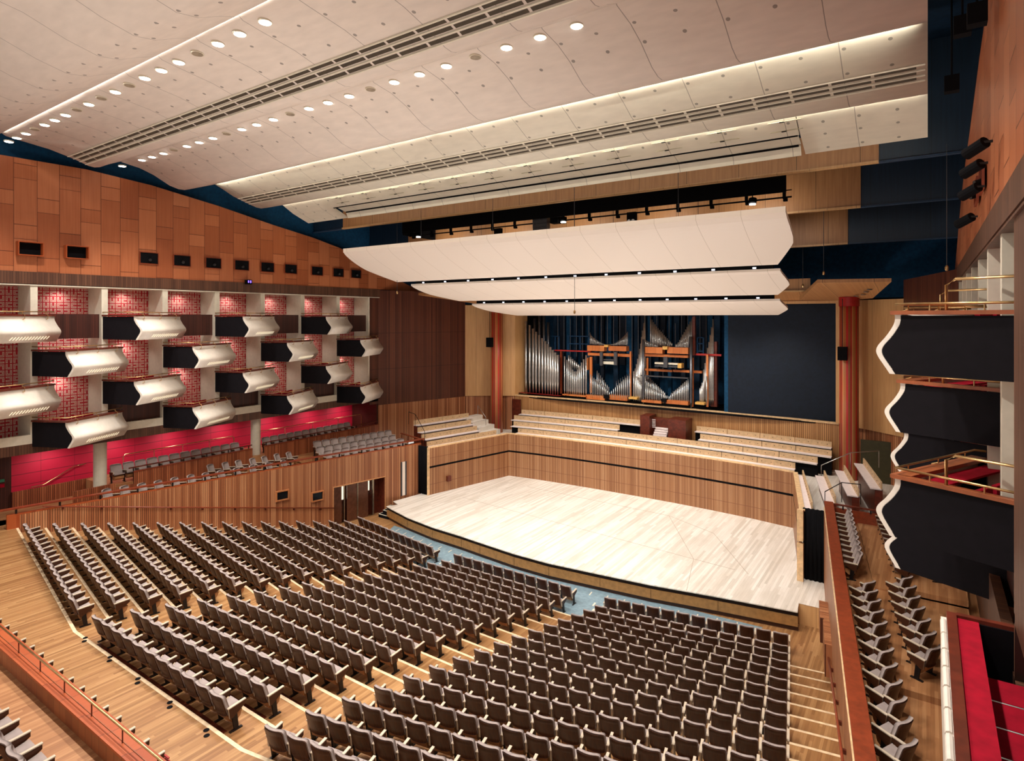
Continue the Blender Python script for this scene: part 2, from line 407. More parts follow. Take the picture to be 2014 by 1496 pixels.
# fine lines in the stage (lift edges)
m = MB()
for a, b in (((3.2, 33.2), (6.1, 31.8)), ((6.1, 31.8), (8.8, 27.6)), ((3.2, 33.2), (6.3, 27.9)), ((6.3, 27.9), (8.2, 27.75)), ((6.3, 27.9), (7.1, 24.5)), ((-8.6, 29.3), (6.3, 27.9)), ((-6.6, 33.6), (3.2, 33.2))):
    d = Vector((b[0]-a[0], b[1]-a[1])); m.obox(((a[0]+b[0])/2, (a[1]+b[1])/2, .802), (d.length, .02, .004), math.atan2(d.y, d.x))
struct('trim_2', m, plain('stage_joint', (170, 152, 132)), 'thin joint lines between the stage lifts')
# stage walls
def stagewall(name, pts, mat, label, capname=None):
    m = MB()
    for a, b in zip(pts[:-1], pts[1:]):
        m.wall(a, b, .8, 2.48, .12); m.wall(a, b, 2.48, 2.6, .12, 1) ; m.wall(a, b, 2.6, 3.74, .12)
        m.wall(a, b, 3.74, 3.8, .22, 2)
    struct(name, m, [mat, 'black', 'oakcap'], label)
stagewall('wall_stage_back', [(-9.2, 35.2)]+list(reversed(back[:-1])), 'stagewall_x', 'curved boarded wall behind the stage with a black slot')
stagewall('wall_stage_left', [(-10.66, 28.5), (-9.2, 35.2)], 'stagewall_y', 'boarded side wall at the left of the stage with a black slot')
stagewall('wall_stage_right', [(9.35, 35.0), (10.72, 28.3)], 'stagewall_y', 'boarded side wall at the right of the stage seen end on')
m = MB(); m.box(-10.78, -10.64, 28.42, 28.5, .8, 3.8); m.box(10.66, 10.9, 28.1, 28.3, .8, 2.4); m.box(10.66, 10.9, 28.1, 28.3, 2.5, 3.82)
struct('trim_3', m, 'oakcap', 'oak end posts of the stage side walls')
m = MB(); m.obox((-10.25, 29.9, 1.6), (.16, .3, .34), -.21); tag(m.build('wall_box', 'mahog_d'), 'small brown box on the left stage wall', 'box')
for s_, lab in ((-1, 'tall black curtain left of the stage beside the slatted wall'), (1, 'tall black curtain hung at the right end of the stage')):
    m = MB(); n = 16; x0, x1 = (10.84, 11.68) if s_ > 0 else (10.75, 11.5)
    top = 3.85
    vs = []; 
    for i in range(n+1):
        x = x0+(x1-x0)*i/n; y = 28.42+.05*sin(i*1.9)
        vs += [(s_*x, y, .82), (s_*x, y, top), (s_*x, y+.06, top), (s_*x, y+.06, .82)]
    fs = []
    for i in range(n):
        for k in range(4): fs.append((4*i+k, 4*i+(k+1) % 4, 4*i+4+(k+1) % 4, 4*i+4+k))
    fs += [(0, 1, 2, 3), (4*n+3, 4*n+2, 4*n+1, 4*n)]
    m.add(vs, fs); tag(m.build('stage_curtain', 'black', smooth=True), lab, 'curtain')
# steps up to the stage
e = empty('stage_steps', (-11.85, 25.7, 0), label='black stage steps with white nosings at the left stage corner', cat='steps')
for i in range(3):
    m = MB(); y0 = 25.45+.2*i; z1 = .2+.2*i; x1 = -11.15
    x0 = -11.98+.16*i
    m.box(x0+11.85, x1+11.85, y0-25.7, 26.2-25.7, z1-.2, z1); m.box(x0+11.84, x1+11.86, y0-25.71, y0-25.67, z1-.02, z1+.006, 1); m.box(x0+11.84, x0+11.88, y0-25.71, 26.2-25.7, z1-.02, z1+.006, 1)
    m.build('step', ['black', 'cream'], e)

# ------------------------------------------------------------------ side parapet walls and terraces
def between(p0, p1, f): return (p0[0]+(p1[0]-p0[0])*f, p0[1]+(p1[1]-p0[1])*f)
def yl(y): return (lwx(y), y)
def yr(y): return (rwx(y), y)
m = MB()
m.wall(yl(9.), yl(22.65), 0, 3.93, .12); m.wall(yl(22.65), yl(25.97), 2.3, 3.93, .12); m.wall(yl(25.97), yl(28.6), 0, 3.93, .12)
m.wall(yl(8.6), yl(28.6), 3.93, 3.98, .18, 1)
m.wall(yl(8.6), yl(9.), 0, 3.93, .3, 1)
struct('wall_left', m, ['slat_l', 'orange'], 'slatted oak wall along the left of the stalls with a level top')
m = MB()
m.wall(yr(28.6), yr(6.5), 0, 3.95, .1); m.wall(yr(28.6), yr(6.5), 3.95, 3.99, .14, 1)
struct('wall_right', m, ['slat_r', 'oakcap'], 'slatted oak wall along the right of the stalls')
# rail on the left wall
def lrail(name, ya, yb, z, off, w, h, label, mat='mahog', posts=None, fx=lwx, sgn=1):
    e = empty(name, (fx((ya+yb)/2), (ya+yb)/2, z), label=label, cat='rail'); ox, oy = e.location.x, e.location.y
    m = MB(); p0 = (fx(ya)-sgn*off-ox, ya-oy); p1 = (fx(yb)-sgn*off-ox, yb-oy)
    m.wall(p0, p1, 0, h, w*sgn); m.build('rail_board', mat, e)
    k = int((yb-ya)/1.3)
    for i in range(k):
        y = ya+.5+i*(yb-ya-.7)/max(1, k-1); mm = MB(); mm.box(fx(y)-sgn*(off+.05)-.03-ox, fx(y)-sgn*(off+.05)+.03-ox, y-oy-.03, y-oy+.03, -.22, 0); mm.build('post', 'steel', e)
    return e
lrail('parapet_rail', 8.4, 28.9, 4.17, .0, .2, .055, 'reddish wooden rail on short posts above the left slatted wall')
e = empty('parapet_rail', (13.3, 18, 4.1), label='wide red mahogany rail capping the right slatted wall', cat='rail')
m = MB(); a, b = yr(28.9), yr(7.5)
m.prism([(a[0]+.02-13.3, a[1]-18), (b[0]+.02-13.3, b[1]-18), (b[0]+.36-13.3, b[1]-18+.05), (a[0]+.36-13.3, a[1]-18+.05)], 0, .06); m.build('rail_board', 'mahog', e)
for i in range(14):
    y = 8.5+i*1.5; mm = MB(); mm.box(rwx(y)+.05-13.3, rwx(y)+.1-13.3, y-18, y-18+.05, -.12, 0); mm.build('post', 'steel', e)
# sloping handrails on the stalls face
def handrail(pts, lab, sgn):
    e = empty('handrail', pts[0], label=lab, cat='handrail'); o = Vector(pts[0]); m = MB(); m.tube([Vector(p)-o for p in pts], .03); m.build('rail_tube', 'mahog', e, True)
    for i in range(9):
        f = (i+.5)/9*(len(pts)-1); j = int(f); q = Vector(pts[j]).lerp(Vector(pts[j+1]), f-j)-o
        mm = MB(); mm.box(q.x-(.1 if sgn < 0 else .0), q.x+(.0 if sgn < 0 else .1), q.y-.03, q.y+.03, q.z-.12, q.z-.03); mm.build('bracket', 'mahog_d', e)
handrail([(lwx(9.7)+.1, 9.7, 4.13), (lwx(15.8)+.1, 15.8, 2.72), (lwx(22.6)+.1, 22.6, 1.18)], 'thin wooden handrail running down the left slatted wall', -1)
handrail([(rwx(9.)-.1, 9., 4.2), (rwx(15.8)-.1, 15.8, 2.72), (rwx(22.)-.1, 22., 1.25)], 'sloping wooden handrail on the right aisle wall', 1)
m = MB(); m.prism([(rwx(24.4)-.28, 24.4), (rwx(24.4), 24.4), (rwx(23.)+0, 23.), (rwx(23.)-.28, 23.)], 0.9, 1.75); m.prism([(rwx(22.6)-.2, 22.6), (rwx(22.6), 22.6), (rwx(20.9), 20.9), (rwx(20.9)-.2, 20.9)], .9, 1.9)
struct('trim_4', m, 'slat_r', 'projecting wood casings on the right aisle wall')
# doorway with glass doors, left wall
e = empty('door_1', (lwx(24.3), 24.3, 0), math.atan2(-.2, 1)*1, kind='structure', label='glazed double doors in the left slatted wall near the stage')
e.rotation_euler = (0, 0, -math.atan(.2)); L = 3.38/2
def dpart(name, ybox, mat):
    m = MB(); [m.box(*b) for b in ybox]; return m.build(name, mat, e)
dpart('door_frame', [(-.06, .06, -L-.05, -L, 0, 2.35), (-.06, .06, L, L+.05, 0, 2.35), (-.06, .06, -L, L, 2.3, 2.35)], plain('frame_oak', (190, 134, 88), .4))
dpart('reveal', [(-.75, -.7, -L, L, 0, 2.3), (-.7, 0, L-.04, L, 0, 2.3)], 'mahog_d')
DLM = plain('bronzed_door', (104, 66, 48), .25, .3)
dpart('door_leaf', [(-.5, -.45, -L, -L+.75, 0, 2.28)], DLM); dpart('door_leaf', [(-.5, -.45, -L+1.1, -L+1.75, 0, 2.28)], DLM); dpart('door_leaf', [(-.5, -.45, -L+1.85, -L+2.5, 0, 2.28)], DLM)
dpart('glass_pane', [(-.48, -.47, -L+.75, -L+1.1, 0, 2.28), (-.48, -.47, -L+2.5, -L+2.8, 0, 2.28)], 'glass')
dpart('light_strip', [(-.66, -.64, -L+.8, -L+1.04, 1.3, 2.25), (-.66, -.64, -L+2.52, -L+2.7, 1.5, 2.25)], glow('corridor_light', (255, 246, 225), 1.2))
dpart('steel_jamb', [(-.52, -.43, -L+.9, -L+.95, 0, 2.28), (-.52, -.43, -L+1.77, -L+1.83, 0, 2.28), (-.52, -.43, -L+2.82, -L+2.9, 0, 2.28)], plain('satin_nickel', (150, 136, 118), .3, .8))
# tall slot of light in the left wall by the stage
e = empty('window_1', (lwx(27.3)+.01, 27.3, .9), -math.atan(.2), kind='structure', label='narrow vertical slot light in the left slatted wall beside the stage')
m = MB(); m.box(0, .02, -.22, -.12, 0, 2.1); m.box(0, .02, .1, .2, 0, 2.1); m.build('window_frame', 'grey', e); m = MB(); m.box(0, .012, -.12, .1, 0, 2.1); m.build('pane', glow('slot_glass', (214, 196, 180), .25), e)
for k, (y, z, lab) in enumerate(((19.7, 2.5, 'small black screen in a wood frame on the left slatted wall, farther from the stage'), (21.65, 2.05, 'small black screen in a wood frame nearest the glazed doors'))):
    e = empty('monitor', (lwx(y)+.02, y, z), -math.atan(.2), label=lab, cat='screen')
    m = MB(); m.box(0, .12, -.36, .36, -.27, -.21); m.box(0, .12, -.36, .36, .21, .27); m.box(0, .12, -.36, -.3, -.21, .21); m.box(0, .12, .3, .36, -.21, .21); m.build('frame', plain('screen_frame_oak', (176, 112, 68), .4), e)
    m = MB(); m.box(0, .04, -.3, .3, -.21, .21); m.build('screen', 'screen', e)

TZ = 3.3
for s_, fx, nm, lab in ((-1, lwx, 'floor_left', 'wood floor of the left side terrace in shallow tiers'), (1, rwx, 'floor_right', 'wood floor of the right side terrace in shallow tiers')):
    m = MB(); X = s_*16.24; o = s_*.06
    m.prism([(fx(8.7)+o, 8.7), (fx(29.6)+o, 29.6), (X, 29.6), (X, 8.7)], TZ-.2, TZ)
    # raised tiers
    def tier(off, ya, yb, z, m=m, fx=fx, s_=s_, X=X): m.prism([(fx(ya)+s_*off, ya), (fx(yb)+s_*off, yb), (X, yb), (X, ya)], TZ-.1, z)
    if s_ > 0: m.box(16.1, 18.2, 3., 29.6, TZ-.2, TZ)
    tier(1.2, 16.6, 22.2, TZ+.15); tier(.3, 22.2, 29.5, TZ+.13); tier(1.25, 22.2, 29.5, TZ+.2); tier(2.25, 22.2, 29.5, TZ+.35)
    struct(nm, m, 'terrace', lab)
    # upper tier behind (under the boxes)
    if s_ < 0:
        m = MB(); m.box(-19.2, -16.3, 8.4, 30., 3.0, 3.4); m.box(-19., -16.3, 12.6, 29.8, 3.4, 4.1); struct('floor_left.001', m, 'terrace', 'raised wood floor of the rear terrace row along the red wall')
        m = MB(); m.box(-16.34, -16.24, 13.7, 19.9, 3.3, 4.55); m.box(-16.36, -16.22, 13.7, 19.9, 4.55, 4.6, 1)
        m.box(-16.34, -16.24, 20.7, 29.4, 3.3, 4.55); m.box(-16.36, -16.22, 20.7, 29.4, 4.55, 4.6, 1)
        m.box(-16.34, -16.24, 11.2, 12.9, 3.3, 4.2); m.box(-16.34, -16.24, 12.9, 13.7, 3.3, 4.0)
        struct('wall_terrace_left', m, ['slat_y', 'mahog'], 'slatted parapets of the rear terrace row')
        m = MB(); m.box(-17., -16.4, 11.6, 12.2, 3.4, 3.7); m.box(-17., -16.4, 12.2, 12.7, 3.4, 3.95)
        m.box(-17.02, -16.4, 11.58, 11.66, 3.68, 3.71, 1); m.box(-17.02, -16.4, 12.18, 12.26, 3.93, 3.96, 1)
        tag(m.build('terrace_steps', ['terrace', 'nosing']), 'short flight of wood steps before the red wall', 'steps', kind='structure')
        m = MB(); m.box(-18.79, -18.7, 9.7, 12.9, 3.3, 4.12); struct('wall_dado_left', m, 'slat_y', 'brown slatted dado under the near end of the red wall')
        m = MB(); m.box(-18.9, -18.8, 9.7, 29.3, 3.3, 6.25); struct('wall_red_left', m, 'redwall', 'long crimson panelled wall beneath the left boxes')
        m = MB(); m.box(-19, -16.3, 5., 30., 6.2, 6.3); m.box(-18.9, -18.8, 3., 9.7, 3.3, 6.3); m.box(-19., -16.3, 29.3, 29.4, 3.3, 6.2)
        struct('ceiling_under_boxes', m, 'boxdark', 'dark soffit above the rear terrace row')
for k, (ya, yb) in enumerate(((13.5, 19.9), (20.6, 29.4))):
    e = empty('terrace_rail', (-16.3, (ya+yb)/2, 4.75), label=['dark rail on the nearer slatted rear parapet','dark rail on the farther slatted rear parapet'][k], cat='rail')
    m = MB(); m.box(-.04, .04, ya-e.location.y, yb-e.location.y, 0, .05); m.build('rail_board', 'mahog_d', e)
    for i in range(6):
        mm = MB(); y = ya+.2+i*(yb-ya-.4)/5-e.location.y; mm.box(-.02, .02, y-.02, y+.02, -.15, 0); mm.build('post', 'steel', e)
    e = empty('brass_rail', (-17.6, (ya+yb)/2, 4.1), label=['brass rail behind the nearer row along the red wall','brass rail behind the farther row along the red wall'][k], cat='rail')
    m = MB(); h = (yb-ya)/2-.3; m.tube([(0, -h-.0, 0), (0, -h, 1.0), (0, -h+.08, 1.1), (0, h-.08, 1.1), (0, h, 1.0), (0, h, 0)], .022); m.build('rail_tube', 'brass', e, True)
    for i in range(3): mm = MB(); y = -h+(i+1)*h/2; mm.tube([(0, y, 0), (0, y, 1.1)], .016); mm.build('post', 'brass', e, True)
e = empty('brass_rail', (-18.75, 11.5, 4.2), label='sloping brass handrail on the red wall by the steps', cat='rail')
m = MB(); m.tube([(0.05, -1.1, .0), (0.05, -.6, .02), (0.05, .6, .62), (.05, 1.1, .65)], .022); m.build('rail_tube', 'brass', e, True)
for k, y in enumerate((12.45, 20.42, 29.6)):
    if k == 2: continue
    m = MB(); m.lathe([(.27, 0), (.27, 2.6)], seg=28); m.prism([(-.3, -.3), (.3, -.3), (.3, .3), (-.3, .3)], -.15, .02)
    tag(m.build('round_column', 'cream', smooth=False, loc=(-16.75, y, 3.85)), ['round white column between the steps and the first rear row','round white column between the two rear rows'][k], 'column', kind='structure')
# exit sign in the rear left
e = empty('exit_sign', (-17.4, 27.2, 8.7), label='small green exit sign behind the end boxes of the left wall', cat='sign'); m = MB(); m.box(-.02, .02, -.2, .2, -.1, .1); m.build('lit_panel', 'green', e)
e = empty('wall_call_point', (-18.7, 9.3, 4.6), label='small green and red call point on the dark wall by the red panels', cat='sign')
m = MB(); m.box(0, .04, -.12, .12, .08, .2); m.build('green_plate', plain('greenplate', (50, 120, 90)), e); m = MB(); m.box(0, .04, -.12, .12, -.16, 0); m.build('red_plate', 'red', e)
# end rails near choir on the left
e = empty('terrace_rail', (-12.6, 28.9, 4.15), label='mahogany double rail closing the left terrace at the choir stalls', cat='rail')
m = MB(); m.wall((-1.5, .5), (1.3, -.3), 0, .05, .12); m.build('rail_board', 'mahog', e)
for i in range(4): mm = MB(); mm.box(-1.3+i*.8, -1.26+i*.8, .4-i*.23, .44-i*.23, -.8, 0); mm.build('post', 'mahog_d', e)

# ------------------------------------------------------------------ upper side walls
TOP = [(-1., 18.3), (4., 18.55), (8.6, 18.7), (11.7, 18.72), (14.5, 18.5), (17.9, 18.), (21.3, 17.38), (24., 16.95), (26.1, 16.5), (28.8, 15.7), (31.2, 14.75), (33.6, 13.98)]
for s_, side in ((-1, 'left'), (1, 'right')):
    X = s_*16.24; X2 = s_*16.34
    m = MB()
    for (ya, za), (yb, zb) in zip(TOP[:-1], TOP[1:]):
        m.add([(X, ya, 13.94), (X, yb, 13.94), (X, yb, zb), (X, ya, za), (X2, ya, 13.94), (X2, yb, 13.94), (X2, yb, zb), (X2, ya, za)],
              [(0,1,2,3), (7,6,5,4), (3,2,6,7), (0,4,5,1)])
    struct('wall_upper_'+side, m, 'timber', 'warm veneer panelled upper wall on the '+side+' side')
    m = MB(); m.box(min(X, X-s_*.05), max(X, X-s_*.05)+0, -1., 29.5, 13.43, 13.94); m.box(min(X, s_*16.9), max(X, s_*16.9), -1, 29.5, 13.40, 13.43)
    struct('trim_band_'+side, m, 'band', 'dark slatted band above the '+side+' boxes')
    # blue wall above timber
    m = MB(); m.box(min(s_*16.7, s_*16.8), max(s_*16.7, s_*16.8), -1, 44, 13.4, 21.5)
    struct('wall_blue_'+side, m, 'bluew', 'deep blue wall above the '+side+' timber panelling')
    # angled wall to the organ
    pa, pb = (s_*16.24, 29.4), (s_*14.24, 36.53); n = -s_*.1
    m = MB(); m.wall(pa, pb, 5.9, 13.9, n if s_ < 0 else -n*-1)
    struct('wall_angled_'+side, m, 'dark_a' if s_ < 0 else 'dark_b', 'tall dark slatted wall turning toward the organ, '+side+' side')
    m = MB(); m.wall(pa, pb, 3., 5.9, .06 if s_ < 0 else -.06)
    m.wall(pb, (s_*12.6, 38.2), 3., 5.9, .06 if s_ < 0 else -.06); m.wall((s_*12.6, 38.2), (s_*11.1, 38.85), 3., 5.9, .06 if s_ < 0 else -.06)
    struct('wall_angled_lower_'+side, m, 'low_a' if s_ < 0 else 'low_b', 'lighter slatted lower wall behind the choir benches, '+side+' side')
    m = MB(); th = .08*(1 if s_ < 0 else -1)
    m.wall(pb, (s_*12.6, 37.9), 5.92, 12.95, th); m.wall((s_*12.6, 37.9), (s_*11.12, 38.8), 5.92, 12.95, th)
    m.wall((s_*11.12, 38.8), (s_*10.9, 40.2), 5.92, 13.2, th)
    struct('wall_pale_'+side, m, 'pale_wood', 'pale timber panels beside the organ on the '+side)
    m = MB(); m.lathe([(.46, 0), (.46, 9.7)], seg=40); c = tag(m.build('striped_column', 'stripe', loc=(s_*11.75, 37.25, 3.3), smooth=True), 'red and timber striped round column '+('left' if s_ < 0 else 'right')+' of the organ', 'column', kind='structure')
    m = MB(); m.lathe([(.5, 0), (.5, .5)], seg=40); m.build('collar', 'redwood', c).location = (0, 0, 9.3)
    # soffit slab round the column
    P = [(s_*11.06, 31.), (s_*13.95, 31.), (s_*12.9, 36.6), (s_*11.4, 38.9), (s_*9.25, 37.5)]
    m = MB(); m.prism(P, [13.6, 13.55, 13.0, 12.95, 12.98], [13.75, 13.7, 13.25, 13.2, 13.2]); struct('soffit_'+side, m, 'band_wood', 'tilted timber reflector round the '+side+' striped column')
    for i, (x, y) in enumerate(((12.55, 35.4), (12.75, 34.4), (12.2, 35.9), (12.95, 33.6))):
        if s_ > 0:
            m = MB(); m.lathe([(.11, 0), (.13, .03)], seg=16); tag(m.build('downlight', 'grey', loc=(x, y, 12.97+(37.-y)*.1)), 'small round downlight under the right tilted timber reflector', 'downlight', 'downlights beside the right striped column')

# ports high in the timber walls
PY = [9.45, 11.15, 14.26, 15.85, 17.5, 19.12, 20.71, 22.26, 24.16, 25.81, 27.28]
for s_ in (-1, 1):
    for i, y in enumerate(PY):
        if s_ > 0 and i not in (3, 4): continue
        e = empty('wall_port', (s_*16.2, y+.1, 14.9), label=ORD[i]+' small dark port from the near end in the '+('left' if s_ < 0 else 'right')+' timber wall', cat='lighting port', group='lighting ports in the timber walls')
        dp = .3 if i < 2 else .05
        m = MB(); xs = (0, dp) if s_ < 0 else (-dp, 0)
        m.box(*xs, -.44, -.41, -.29, .29); m.box(*xs, .41, .44, -.29, .29); m.box(*xs, -.41, .41, .26, .29); m.box(*xs, -.41, .41, -.29, -.26); m.build('frame', 'mahog' if i > 1 else 'orange', e)
        m = MB(); m.box(*( (0, .01) if s_ < 0 else (-.01, 0)), -.41, .41, -.26, .26); m.build('opening', 'black', e)
        if i > 1:
            m = MB(); m.tube([(-s_*.02, .05, -.06), (-s_*.14, .0, -.1)], .07, 12); m.build('lamp_head', 'leg', e)
e = empty('projector', (-16.1, 19.55, 13.98), label='tiny black projector with two violet lights on the dark band', cat='projector')
m = MB(); m.box(-.1, .15, -.15, .15, -.12, .12); m.build('body', 'black', e)
for y in (-.07, .06): m = MB(); m.box(.15, .16, y-.03, y+.03, -.05, .08); m.build('lens', 'violet', e)
for i, (y, z) in enumerate(((13.9, 14.8), (12.9, 14.95), (14.6, 14.5), (16.6, 14.2))):
    e = empty('wall_spotlight', (16.15, y, z), label=['black spotlight below the lighting ports of the right timber wall', 'upper black spotlight fixed to the right timber wall', 'lower black spotlight with hanging cable, right timber wall', 'black spotlight lowest down on the right timber wall'][i], cat='spotlight')
    m = MB(); m.tube([(-.1, 0, 0), (-.35, .25, -.12)], .1, 12); m.build('lamp_head', 'black', e, False); m = MB(); m.box(-.14, 0, -.02, .02, -.02, .02); m.build('bracket', 'steel', e)

# ------------------------------------------------------------------ boxes along the side walls
for s_, side in ((-1, 'left'), (1, 'right')):
    # piers
    for n in range(-2, 8):
        y = 12.32+2.7*n
        if s_ > 0 and n < 0: continue
        if s_ > 0: y += .25
        m = MB(); m.box(min(s_*16.24, s_*17.7), max(s_*16.25, s_*17.7), y, y+.26, 8.3 if s_ > 0 else 6.6, 13.4)
        tag(m.build('pier', 'cream'), ORD[n+2]+' cream pier between the '+side+' wall boxes from the near end', 'pier', kind='structure')
    m = MB(); m.box(min(s_*17.75, s_*17.85), max(s_*17.75, s_*17.85), 5., 29.5, 6.6, 13.4)
    struct('wall_paper_'+side, m, 'paper', 'red and cream maze patterned wallpaper behind the '+side+' boxes')
    m = MB(); m.box(min(s_*16.24, s_*16.4), max(s_*16.24, s_*16.4), 5., 29.5, 6.62, 7.0); m.box(min(s_*16.2, s_*17.8), max(s_*16.2, s_*17.8), 5., 29.5, 13.36, 13.4, 0)
    struct('trim_cream_'+side, m, 'cream' if s_ < 0 else 'band', 'cream band under the '+side+' boxes')
    m = MB(); m.box(min(s_*16.24, s_*16.4), max(s_*16.24, s_*16.4), 5., 29.5, 5.75, 6.62) if s_ > 0 else m.box(-16.4, -16.24, 5., 29.5, 6.2, 6.62)
    struct('trim_under_'+side, m, 'band', 'dark slatted fascia beneath the '+side+' boxes')
    m = MB()
    for n in range(-1, 6):
        y0 = 12.58+2.7*n; zz = (11.05, 12.15) if n % 2 else (7.0, 8.05)
        m.box(min(s_*16.5, s_*16.6), max(s_*16.5, s_*16.6), y0, y0+2.44, *zz)
    struct('wall_slats_'+side, m, 'boxdark', 'dark slatted parapets set back between the '+side+' boxes')
    if s_ > 0:
        m = MB(); m.box(16.24, 16.4, -1, 10.9, 7.75, 13.43); m.box(16.24, 17.8, 10.8, 10.9, 6.4, 7.9); m.box(16.5, 16.6, 10.9, 29.4, 3.3, 6.); struct('wall_near_right', m, 'band', 'brown slatted wall at the near right')
    else:
        m = MB(); m.box(-16.3, -16.24, 28.62, 29.45, 6., 13.43); struct('wall_end_left', m, 'dark_a', 'narrow dark slatted return after the last box')

_PK = [(.015, .06), (.0, 0.), (.0, -.12), (.05, -.24), (.17, -.42), (.29, -.56), (.335, -.67), (.30, -.78), (.2, -.93), (.09, -1.09), (.0, -1.25)]
PROF = []
for _i in range(1, len(_PK)-2):
    p0, p1, p2, p3 = _PK[_i-1:_i+3]
    for _k in range(4):
        t_ = _k/4; PROF.append(tuple(.5*((2*p1[j])+(-p0[j]+p2[j])*t_+(2*p0[j]-5*p1[j]+4*p2[j]-p3[j])*t_*t_+(-p0[j]+3*p1[j]-3*p2[j]+p3[j])*t_**3) for j in (0, 1)))
PROF.append(_PK[-2])
def profn(z):
    for (na, za), (nb, zb) in zip(PROF[:-1], PROF[1:]):
        if zb <= z <= za: return na+(nb-na)*(z-za)/(zb-za)
    return 0.
nrm = Vector((.90, .435)); tdir = Vector((-.435, .90))
def make_box(s_, slits):
    """one theatre box, local origin at its near outer corner on the parapet top"""
    e = empty('theatre_box')
    L = 2.95
    def P(u, n, z): return (-s_*(tdir.x*u+nrm.x*n), tdir.y*u+nrm.y*n, z)   # u along the front, n outward
    # note: for the left wall (s_=-1) outward is +X
    m = MB(); vs = []
    N = len(PROF)
    for u in (0, L):
        for n_, z in PROF: vs.append(P(u, n_, z))
        for n_, z in PROF: vs.append(P(u, n_-.11, z))
    fs = []
    for i in range(N-1):
        fs += [(i, i+1, 2*N+i+1, 2*N+i), (N+i, 3*N+i, 3*N+i+1, N+i+1), (i, N+i, N+i+1, i+1), (2*N+i, 2*N+i+1, 3*N+i+1, 3*N+i)]
    fs += [(0, 2*N, 3*N, N), (N-1, 2*N-1, 4*N-1, 3*N-1)]
    m.add(vs, fs); o_ = m.build('curved_front', 'white', e)
    for p_, f_ in zip(o_.data.polygons, fs):
        if len(f_) == 4 and (max(f_)-min(f_) > 2*N-1) and ((max(f_) % (2*N)) < N) == ((min(f_) % (2*N)) < N) and f_ not in fs[-2:]: p_.use_smooth = True
    if slits:
        m = MB()
        for k in range(13):
            u = .75+k*.135; za, zb = -.85, -.98
            na, nb = profn(za)+.014, profn(zb)+.014
            m.quad(P(u+.06, na, za), P(u+.098, na, za), P(u+.038, nb, zb), P(u, nb, zb))
        m.build('light_slits', 'slit', o_)
    # black sides following the profile
    wallx = 1.49; B = (-s_*-wallx if False else s_*wallx, -.77)
    B = (s_*(1.49 if s_ < 0 else 2.1), -.77 if s_ < 0 else -1.08); C2 = (s_*1.49, 2.62)
    def side(u, w):
        pts = [P(u, n_-.1, z) for n_, z in PROF if z < 0] ; pts = [P(u, -.1, -.02)]+pts
        back = [(w[0], w[1], -1.06), (w[0], w[1], -.02)]
        poly = pts+back; n0 = len(poly); d = .05 if u == 0 else -.05
        v2 = [(p[0], p[1]+d, p[2]) for p in poly]
        mm = MB(); mm.add(poly+v2, [tuple(range(n0)), tuple(reversed(range(n0, 2*n0)))]+[(i, (i+1) % n0, n0+(i+1) % n0, n0+i) for i in range(n0)])
        return mm
    side(0, B).build('side_panel', 'boxside', e); side(L-.05, C2).build('side_panel', 'boxside', e)
    A = P(.02, 0, 0); C = P(L-.02, 0, 0); deep = s_*2.9
    m = MB(); m.prism([(A[0], A[1]), (C[0], C[1]), (C2[0], C2[1]), (deep, 1.7), (deep, -.7), (B[0], B[1])] if s_ < 0 else [(B[0], B[1]), (deep, -.7), (deep, 1.7), (C2[0], C2[1]), (C[0], C[1]), (A[0], A[1])], -1.06, -1.0); m.build('floor_slab', 'cream', e)
    # timber ledge all round
    m = MB(); a0, a1 = P(-.06, .05, 0), P(L+.02, .05, 0); b0, b1 = P(.0, -.24, 0), P(L, -.24, 0)
    m.prism([(a0[0], a0[1]), (a1[0], a1[1]), (b1[0], b1[1]), (b0[0], b0[1])], 0., .07)
    m.prism([(a0[0], a0[1]), (B[0], B[1]-.04), (B[0], B[1]+.14), (b0[0], b0[1]+.08)], 0., .07); m.build('timber_ledge', plain('box_ledge_wood', (140, 76, 44), .35) if s_ > 0 else 'mahog_d', e)
    m = MB(); d0, d1, d2, d3 = P(.3, -.24, 0), P(L-.1, -.24, 0), P(L-.15, -.62, 0), P(.35, -.62, 0)
    m.prism([(d0[0], d0[1]), (d1[0], d1[1]), (d2[0], d2[1]), (d3[0], d3[1])], -.1, -.06); m.build('red_desk', 'red', e)
    r0 = P(0., -.02, .19); r1 = P(L, -.02, .19); m = MB(); m.tube([(B[0], B[1], .19), r0, r1, (C2[0], C2[1], .19)], .022)
    rl_ = m.build('brass_rail', 'brass', e, True)
    if s_ > 0:
        g0 = Vector((A[0], A[1])); g1 = Vector((B[0], B[1])); ga, gb = g0.lerp(g1, .36), g0.lerp(g1, .42)
        m = MB(); m.tube([(ga.x, ga.y, .05), (ga.x, ga.y, .5), (gb.x, gb.y, .6), (B[0], B[1], .6)], .025); m.build('guard_rail', 'brass', rl_, True)
    for u in (.42, 1.5, 2.55):
        m = MB(); q = P(u, -.02, 0); q2 = P(u, .09, 0); m.tube([(q[0], q[1], .19), (q[0], q[1], .1), (q2[0], q2[1], .06), (q2[0], q2[1], -.1), (q[0], q[1], -.14)], .017, 6); m.build('rail_bracket', 'brass', rl_)
    for u in (.25, .6):
        m = MB(); q = Vector((A[0]+(B[0]-A[0])*u, A[1]+(B[1]-A[1])*u)); m.tube([(q.x, q.y, .19), (q.x, q.y, .05)], .014, 6); m.build('rail_post', 'brass', rl_)
    return e
BOXCOL = [(7.76, (1, 3)), (10.45, (2, 4)), (13.13, (1, 3)), (15.82, (2, 4)), (18.5, (1, 3)), (21.2, (2, 4)), (23.9, (1, 3)), (26.6, (2, 4))]
ZT = {1: 12.05, 2: 10.56, 3: 9.06, 4: 7.55}
